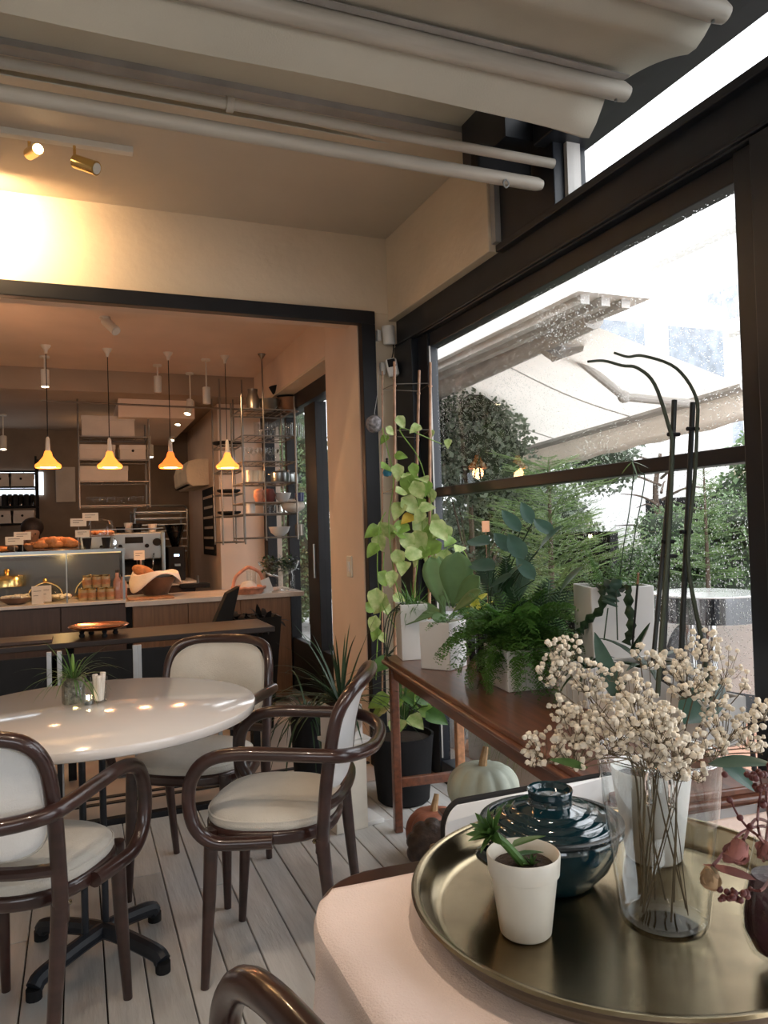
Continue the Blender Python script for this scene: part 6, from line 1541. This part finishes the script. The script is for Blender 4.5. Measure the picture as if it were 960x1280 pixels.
hedge_spots = [(5.3, 4.75, .95, .75, 1.50, 'clipped hedge nearest the dark window column outside'), (5.0, 5.8, .9, .8, 1.42, 'clipped hedge in the middle behind the drum table'), (4.2, 6.4, .9, .8, 1.42, 'hedge left of the middle one behind the fir sprays')]
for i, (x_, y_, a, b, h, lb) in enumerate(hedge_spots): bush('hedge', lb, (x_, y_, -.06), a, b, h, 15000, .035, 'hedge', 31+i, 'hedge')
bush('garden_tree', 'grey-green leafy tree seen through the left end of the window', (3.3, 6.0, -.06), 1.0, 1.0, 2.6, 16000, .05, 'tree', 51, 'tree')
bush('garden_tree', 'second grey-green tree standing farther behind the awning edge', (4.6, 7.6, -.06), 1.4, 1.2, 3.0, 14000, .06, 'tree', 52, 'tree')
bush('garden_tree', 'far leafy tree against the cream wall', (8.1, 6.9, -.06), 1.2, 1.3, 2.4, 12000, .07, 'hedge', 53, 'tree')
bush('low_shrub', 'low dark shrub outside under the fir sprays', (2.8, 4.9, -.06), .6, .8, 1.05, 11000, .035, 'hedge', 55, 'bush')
# fir with broad flat sprays
def spray(L, n, seed, w=.012):
    r = random.Random(seed); mb = MB()
    mb.tube([(0, 0, 0), (0, L*.5, .01), (0, L, -.03*L)], [.007, .002], 5)
    def needles(p0, p1, k, ln):
        d = (p1-p0); T = d.normalized()
        for i in range(k):
            c = p0+d*(i+.5)/k
            for s in (-1, 1):
                q = (T.cross(V((0, 0, 1)))*s+T*.8+V((0, 0, r.uniform(-.2, .25)))).normalized(); e = c+q*ln*r.uniform(.7, 1.1); sd = T*ln*.13
                mb.add([c-sd, c+sd, e], [(0, 1, 2)])
    needles(V((0, .05*L, 0)), V((0, L, -.02)), int(46*L/.5), .022)
    for i in range(1, n):
        for s in (-1, 1):
            y = L*i/n*.95; l = (L-y)*.62+.03; p0 = V((0, y, .005)); p1 = p0+V((s*l*.78, l*.62, r.uniform(-.03, .03)))
            mb.tube([p0, p1], [.003, .001], 4); needles(p0, p1, max(6, int(80*l)), .020)
            for j in (1, 2, 3):
                m0 = p0.lerp(p1, j/4)
                for s2 in (-1, 1):
                    m1 = m0+V((s*l*.2+(-s2*s)*l*.10, l*.2+s2*l*.12, 0))*(1.1-.2*j); needles(m0, m1, max(4, int(60*l*.4)), .018)
    return mb
sprm = [spray(L, 8, 60+i).mesh('fir_spray', K['fir']) for i, L in enumerate((.55, .7, .45))]
ft = thing('fir_tree', 'young fir with broad pale green sprays just outside the pane', 'tree', (2.55, 3.70, -.06))
ob('trunk', MB().tube([(0, 0, 0), (0, 0, 1.0), (.01, 0, 1.72)], [.03, .006], 8), K['bark'], ft)
for i in range(44):
    z = .75+.95*(i/44)**.9; a = i*2.4; s = .95*(1.15-.6*i/44)
    inst('branch', sprm[i % 3], ft, (0, 0, z), frame(V((cos(a), sin(a), .28+.25*rnd.random()))), s)
spt = thing('spruce_tree', 'small pointed spruce rising above the hedge by the window column', 'tree', (4.35, 4.30, -.06))
ob('trunk', MB().tube([(0, 0, 0), (0, 0, 1.86)], [.03, .004], 7), K['bark'], spt)
for i in range(40):
    z = .9+.92*i/40; a = i*2.4; s = .62*(1.08-.85*i/40); inst('branch', sprm[i % 3], spt, (0, 0, z), frame(V((cos(a), sin(a), .15+.5*i/40))), s)
bt = thing('bare_tree', 'thin bare branched tree in front of the cream wall', 'tree', (6.0, 6.55, -.06))
mb = MB().tube(crv([(0, 0, 0), (.05, 0, .9), (-.04, .05, 1.6), (.05, .05, 2.1)], 4), [.06, .02], 7)
for i in range(12):
    a = i*1.9; z = 1.1+.08*i; mb.tube(crv([(0, 0, z), (.3*cos(a), .3*sin(a), z+.12), (.6*cos(a), .6*sin(a), z+.12+.05*sin(i*3))], 4), [.018, .004], 5)
ob('branches', mb, K['bark'], bt)
# fence + cream wall + buildings
fc = thing('dark_fence', 'dark board fence behind the hedge', 'fence', (6.6, 3.0, -.06))
for i in range(9): ob('board', MB().box(0, i*.5, 0, .04, i*.5+.49, 1.62), K['blackmat'], fc, smooth=False)
cw = thing('cream_building', 'cream wall of a low building behind the bare tree', 'building', (9.5, 2.0, -.06))
ob('wall', MB().box(0, 0, 0, .3, 14, 2.35), K['facadec'], cw, smooth=False)
ob('coping', MB().box(-.05, 0, 2.35, .35, 14, 2.42), K['facade'], cw, smooth=False)
for i in range(5):
    ob('window', MB().box(-.02, 2+i*2.4, 1.1, .0, 3+i*2.4, 1.9), K['winglass'], cw, smooth=False)
fb = thing('white_apartment_building', 'large bright white apartment building with rows of windows', 'building', (15, 1, -.06))
ob('wall', MB().box(0, 0, 0, 8, 30, 11.5), K['facade'], fb, smooth=False)
ob('eave', MB().box(-.7, -.3, 11.0, 8.4, 30, 11.3), K['facade'], fb, smooth=False)
for zf in (3.1, 6.15):
    for yw in [7.6+i*2.4 for i in range(8)]:
        w_o = ob('window_frame', MB().box(-.06, yw, zf, 0, yw+1.1, zf+.95), K['white'], fb, smooth=False)
        for k in range(2): ob('glass', MB().box(-.08, yw+.08+k*.5, zf+.08, -.06, yw+.50+k*.5, zf+.87), K['winglass'], w_o, smooth=False)
    ob('ledge', MB().box(-.35, 6.5, zf-.35, 0, 26.5, zf-.25), K['awnm'], fb, smooth=False)
ob('cornice', MB().box(-.4, -.3, 8.3, 0, 30, 8.5), K['awnm'], fb, smooth=False)
nb = thing('neighbour_house', 'pale house with a glazed corner above the awning', 'building', (6.2, 8.6, -.06))
ob('wall', MB().box(0, 0, 0, 3.1, 4, 4.6), K['facade'], nb, smooth=False)
for i in range(2):
    wf = ob('window_frame', MB().box(-.05, .4+i*1.3, 3.0, 0, 1.5+i*1.3, 4.3), K['white'], nb, smooth=False); ob('glass', MB().box(-.07, .48+i*1.3, 3.08, -.05, 1.42+i*1.3, 4.2), K['winglass'], wf, smooth=False)
    wf = ob('window_frame', MB().box(.3+i*1.5, -.05, 3.0, 1.5+i*1.5, 0, 4.3), K['white'], nb, smooth=False); ob('glass', MB().box(.38+i*1.5, -.07, 3.08, 1.42+i*1.5, -.05, 4.2), K['winglass'], wf, smooth=False)
# awning outside
A = at(545, 500, x=3.0); B = at(745, 408, x=3.0); D = at(640, 566, x=3.95); Cc = at(930, 482, x=4.15)
A = A+(A-B)*.25; D = D+(D-Cc)*.05
aw = thing('outdoor_awning', 'large white folding-arm awning stretched outside above the garden', 'awning', (B.x, B.y, 0))
b0 = V((B.x, B.y, 0)); a_, bb_, c_, d_ = A-b0, B-b0, Cc-b0, D-b0
def aq(u, v):
    p = (bb_*(1-u)+a_*u)*(1-v)+(c_*(1-u)+d_*u)*v; p = p.copy(); p.z -= .04*sin(pi*v)*sin(pi*u); return p
ob('canvas', MB().grid(aq, 14, 10), K['awn'], aw)
for q_ in (.36, .70): ob('seam', MB().tube([V(aq(q_, v_/10))-V((0, 0, .004)) for v_ in range(11)], .006, 5), K['awnm'], aw)
ob('cassette', MB().tube([a_+V((-.06, 0, .05)), bb_+V((-.06, -.05, .05))], .085, 12), K['awnm'], aw)
ob('front_bar', MB().tube([d_, c_], .04, 10), K['awnm'], aw)
ob('valance', MB().grid(lambda u, v: (lambda p: (p.x+.03, p.y, p.z-.03-.20*v+.008*sin(u*40)*v))(c_*(1-u)+d_*u), 40, 4), K['awn'], aw, solid=.004)
for s, (p0, p1, p2) in enumerate((((702, 432), (780, 496), (868, 505)), ((560, 520), (590, 548), (640, 566)))):
    P_ = [at(*p0, x=3.12)-b0, at(*p1, x=3.6)-b0, at(*p2, x=3.98)-b0]
    ob('folding_arm', MB().tube(crv([P_[0], P_[0].lerp(P_[1], .5), P_[1]], 3)+crv([P_[1], P_[1].lerp(P_[2], .5), P_[2]], 3)[1:], .030, 10), K['awnm'], aw)
    ob('elbow', MB().ball(P_[1], .045, 10, 7), K['awnm'], aw)
P_ = at(700, 430, x=3.0)-b0
ob('bracket', MB().add([P_+V((-.05, -.08, -.12)), P_+V((.12, -.08, -.06)), P_+V((.10, -.2, .10)), P_+V((-.06, .25, .06)), P_+V((-.05, .02, -.12)), P_+V((.12, .0, -.06)), P_+V((.10, .0, .10)), P_+V((-.10, .3, .10))], [(0, 1, 2, 3), (4, 7, 6, 5), (0, 4, 5, 1), (1, 5, 6, 2), (2, 6, 7, 3), (3, 7, 4, 0)]), K['awnm'], aw, smooth=False)
# canopy structure above the awning (on the neighbouring terrace)
cn2 = thing('terrace_canopy', 'pale terrace canopy box with dark rafters above the awning', 'canopy', (2.55, 3.4, 0))
e1 = at(740, 400, x=2.95); e2 = at(545, 480, x=2.95)
ob('fascia', MB().box(0, -.05, e1.z+.02, .5, 4.0, e1.z+.42), K['facade'], cn2, smooth=False)
ob('top_slab', MB().box(-.1, -.15, e1.z+.42, .6, 4.2, e1.z+.50), K['awnm'], cn2, smooth=False)
for i in range(3): ob('rafter', MB().box(.05+.14*i, -.0, e1.z-.03, .11+.14*i, 4.0, e1.z+.02), K['awnm'], cn2, smooth=False)

bush('hedge', 'tall hedge outside the inner side window', (3.15, 10.6, -.06), .95, 1.5, 3.2, 16000, .05, 'hedge', 71, 'hedge')
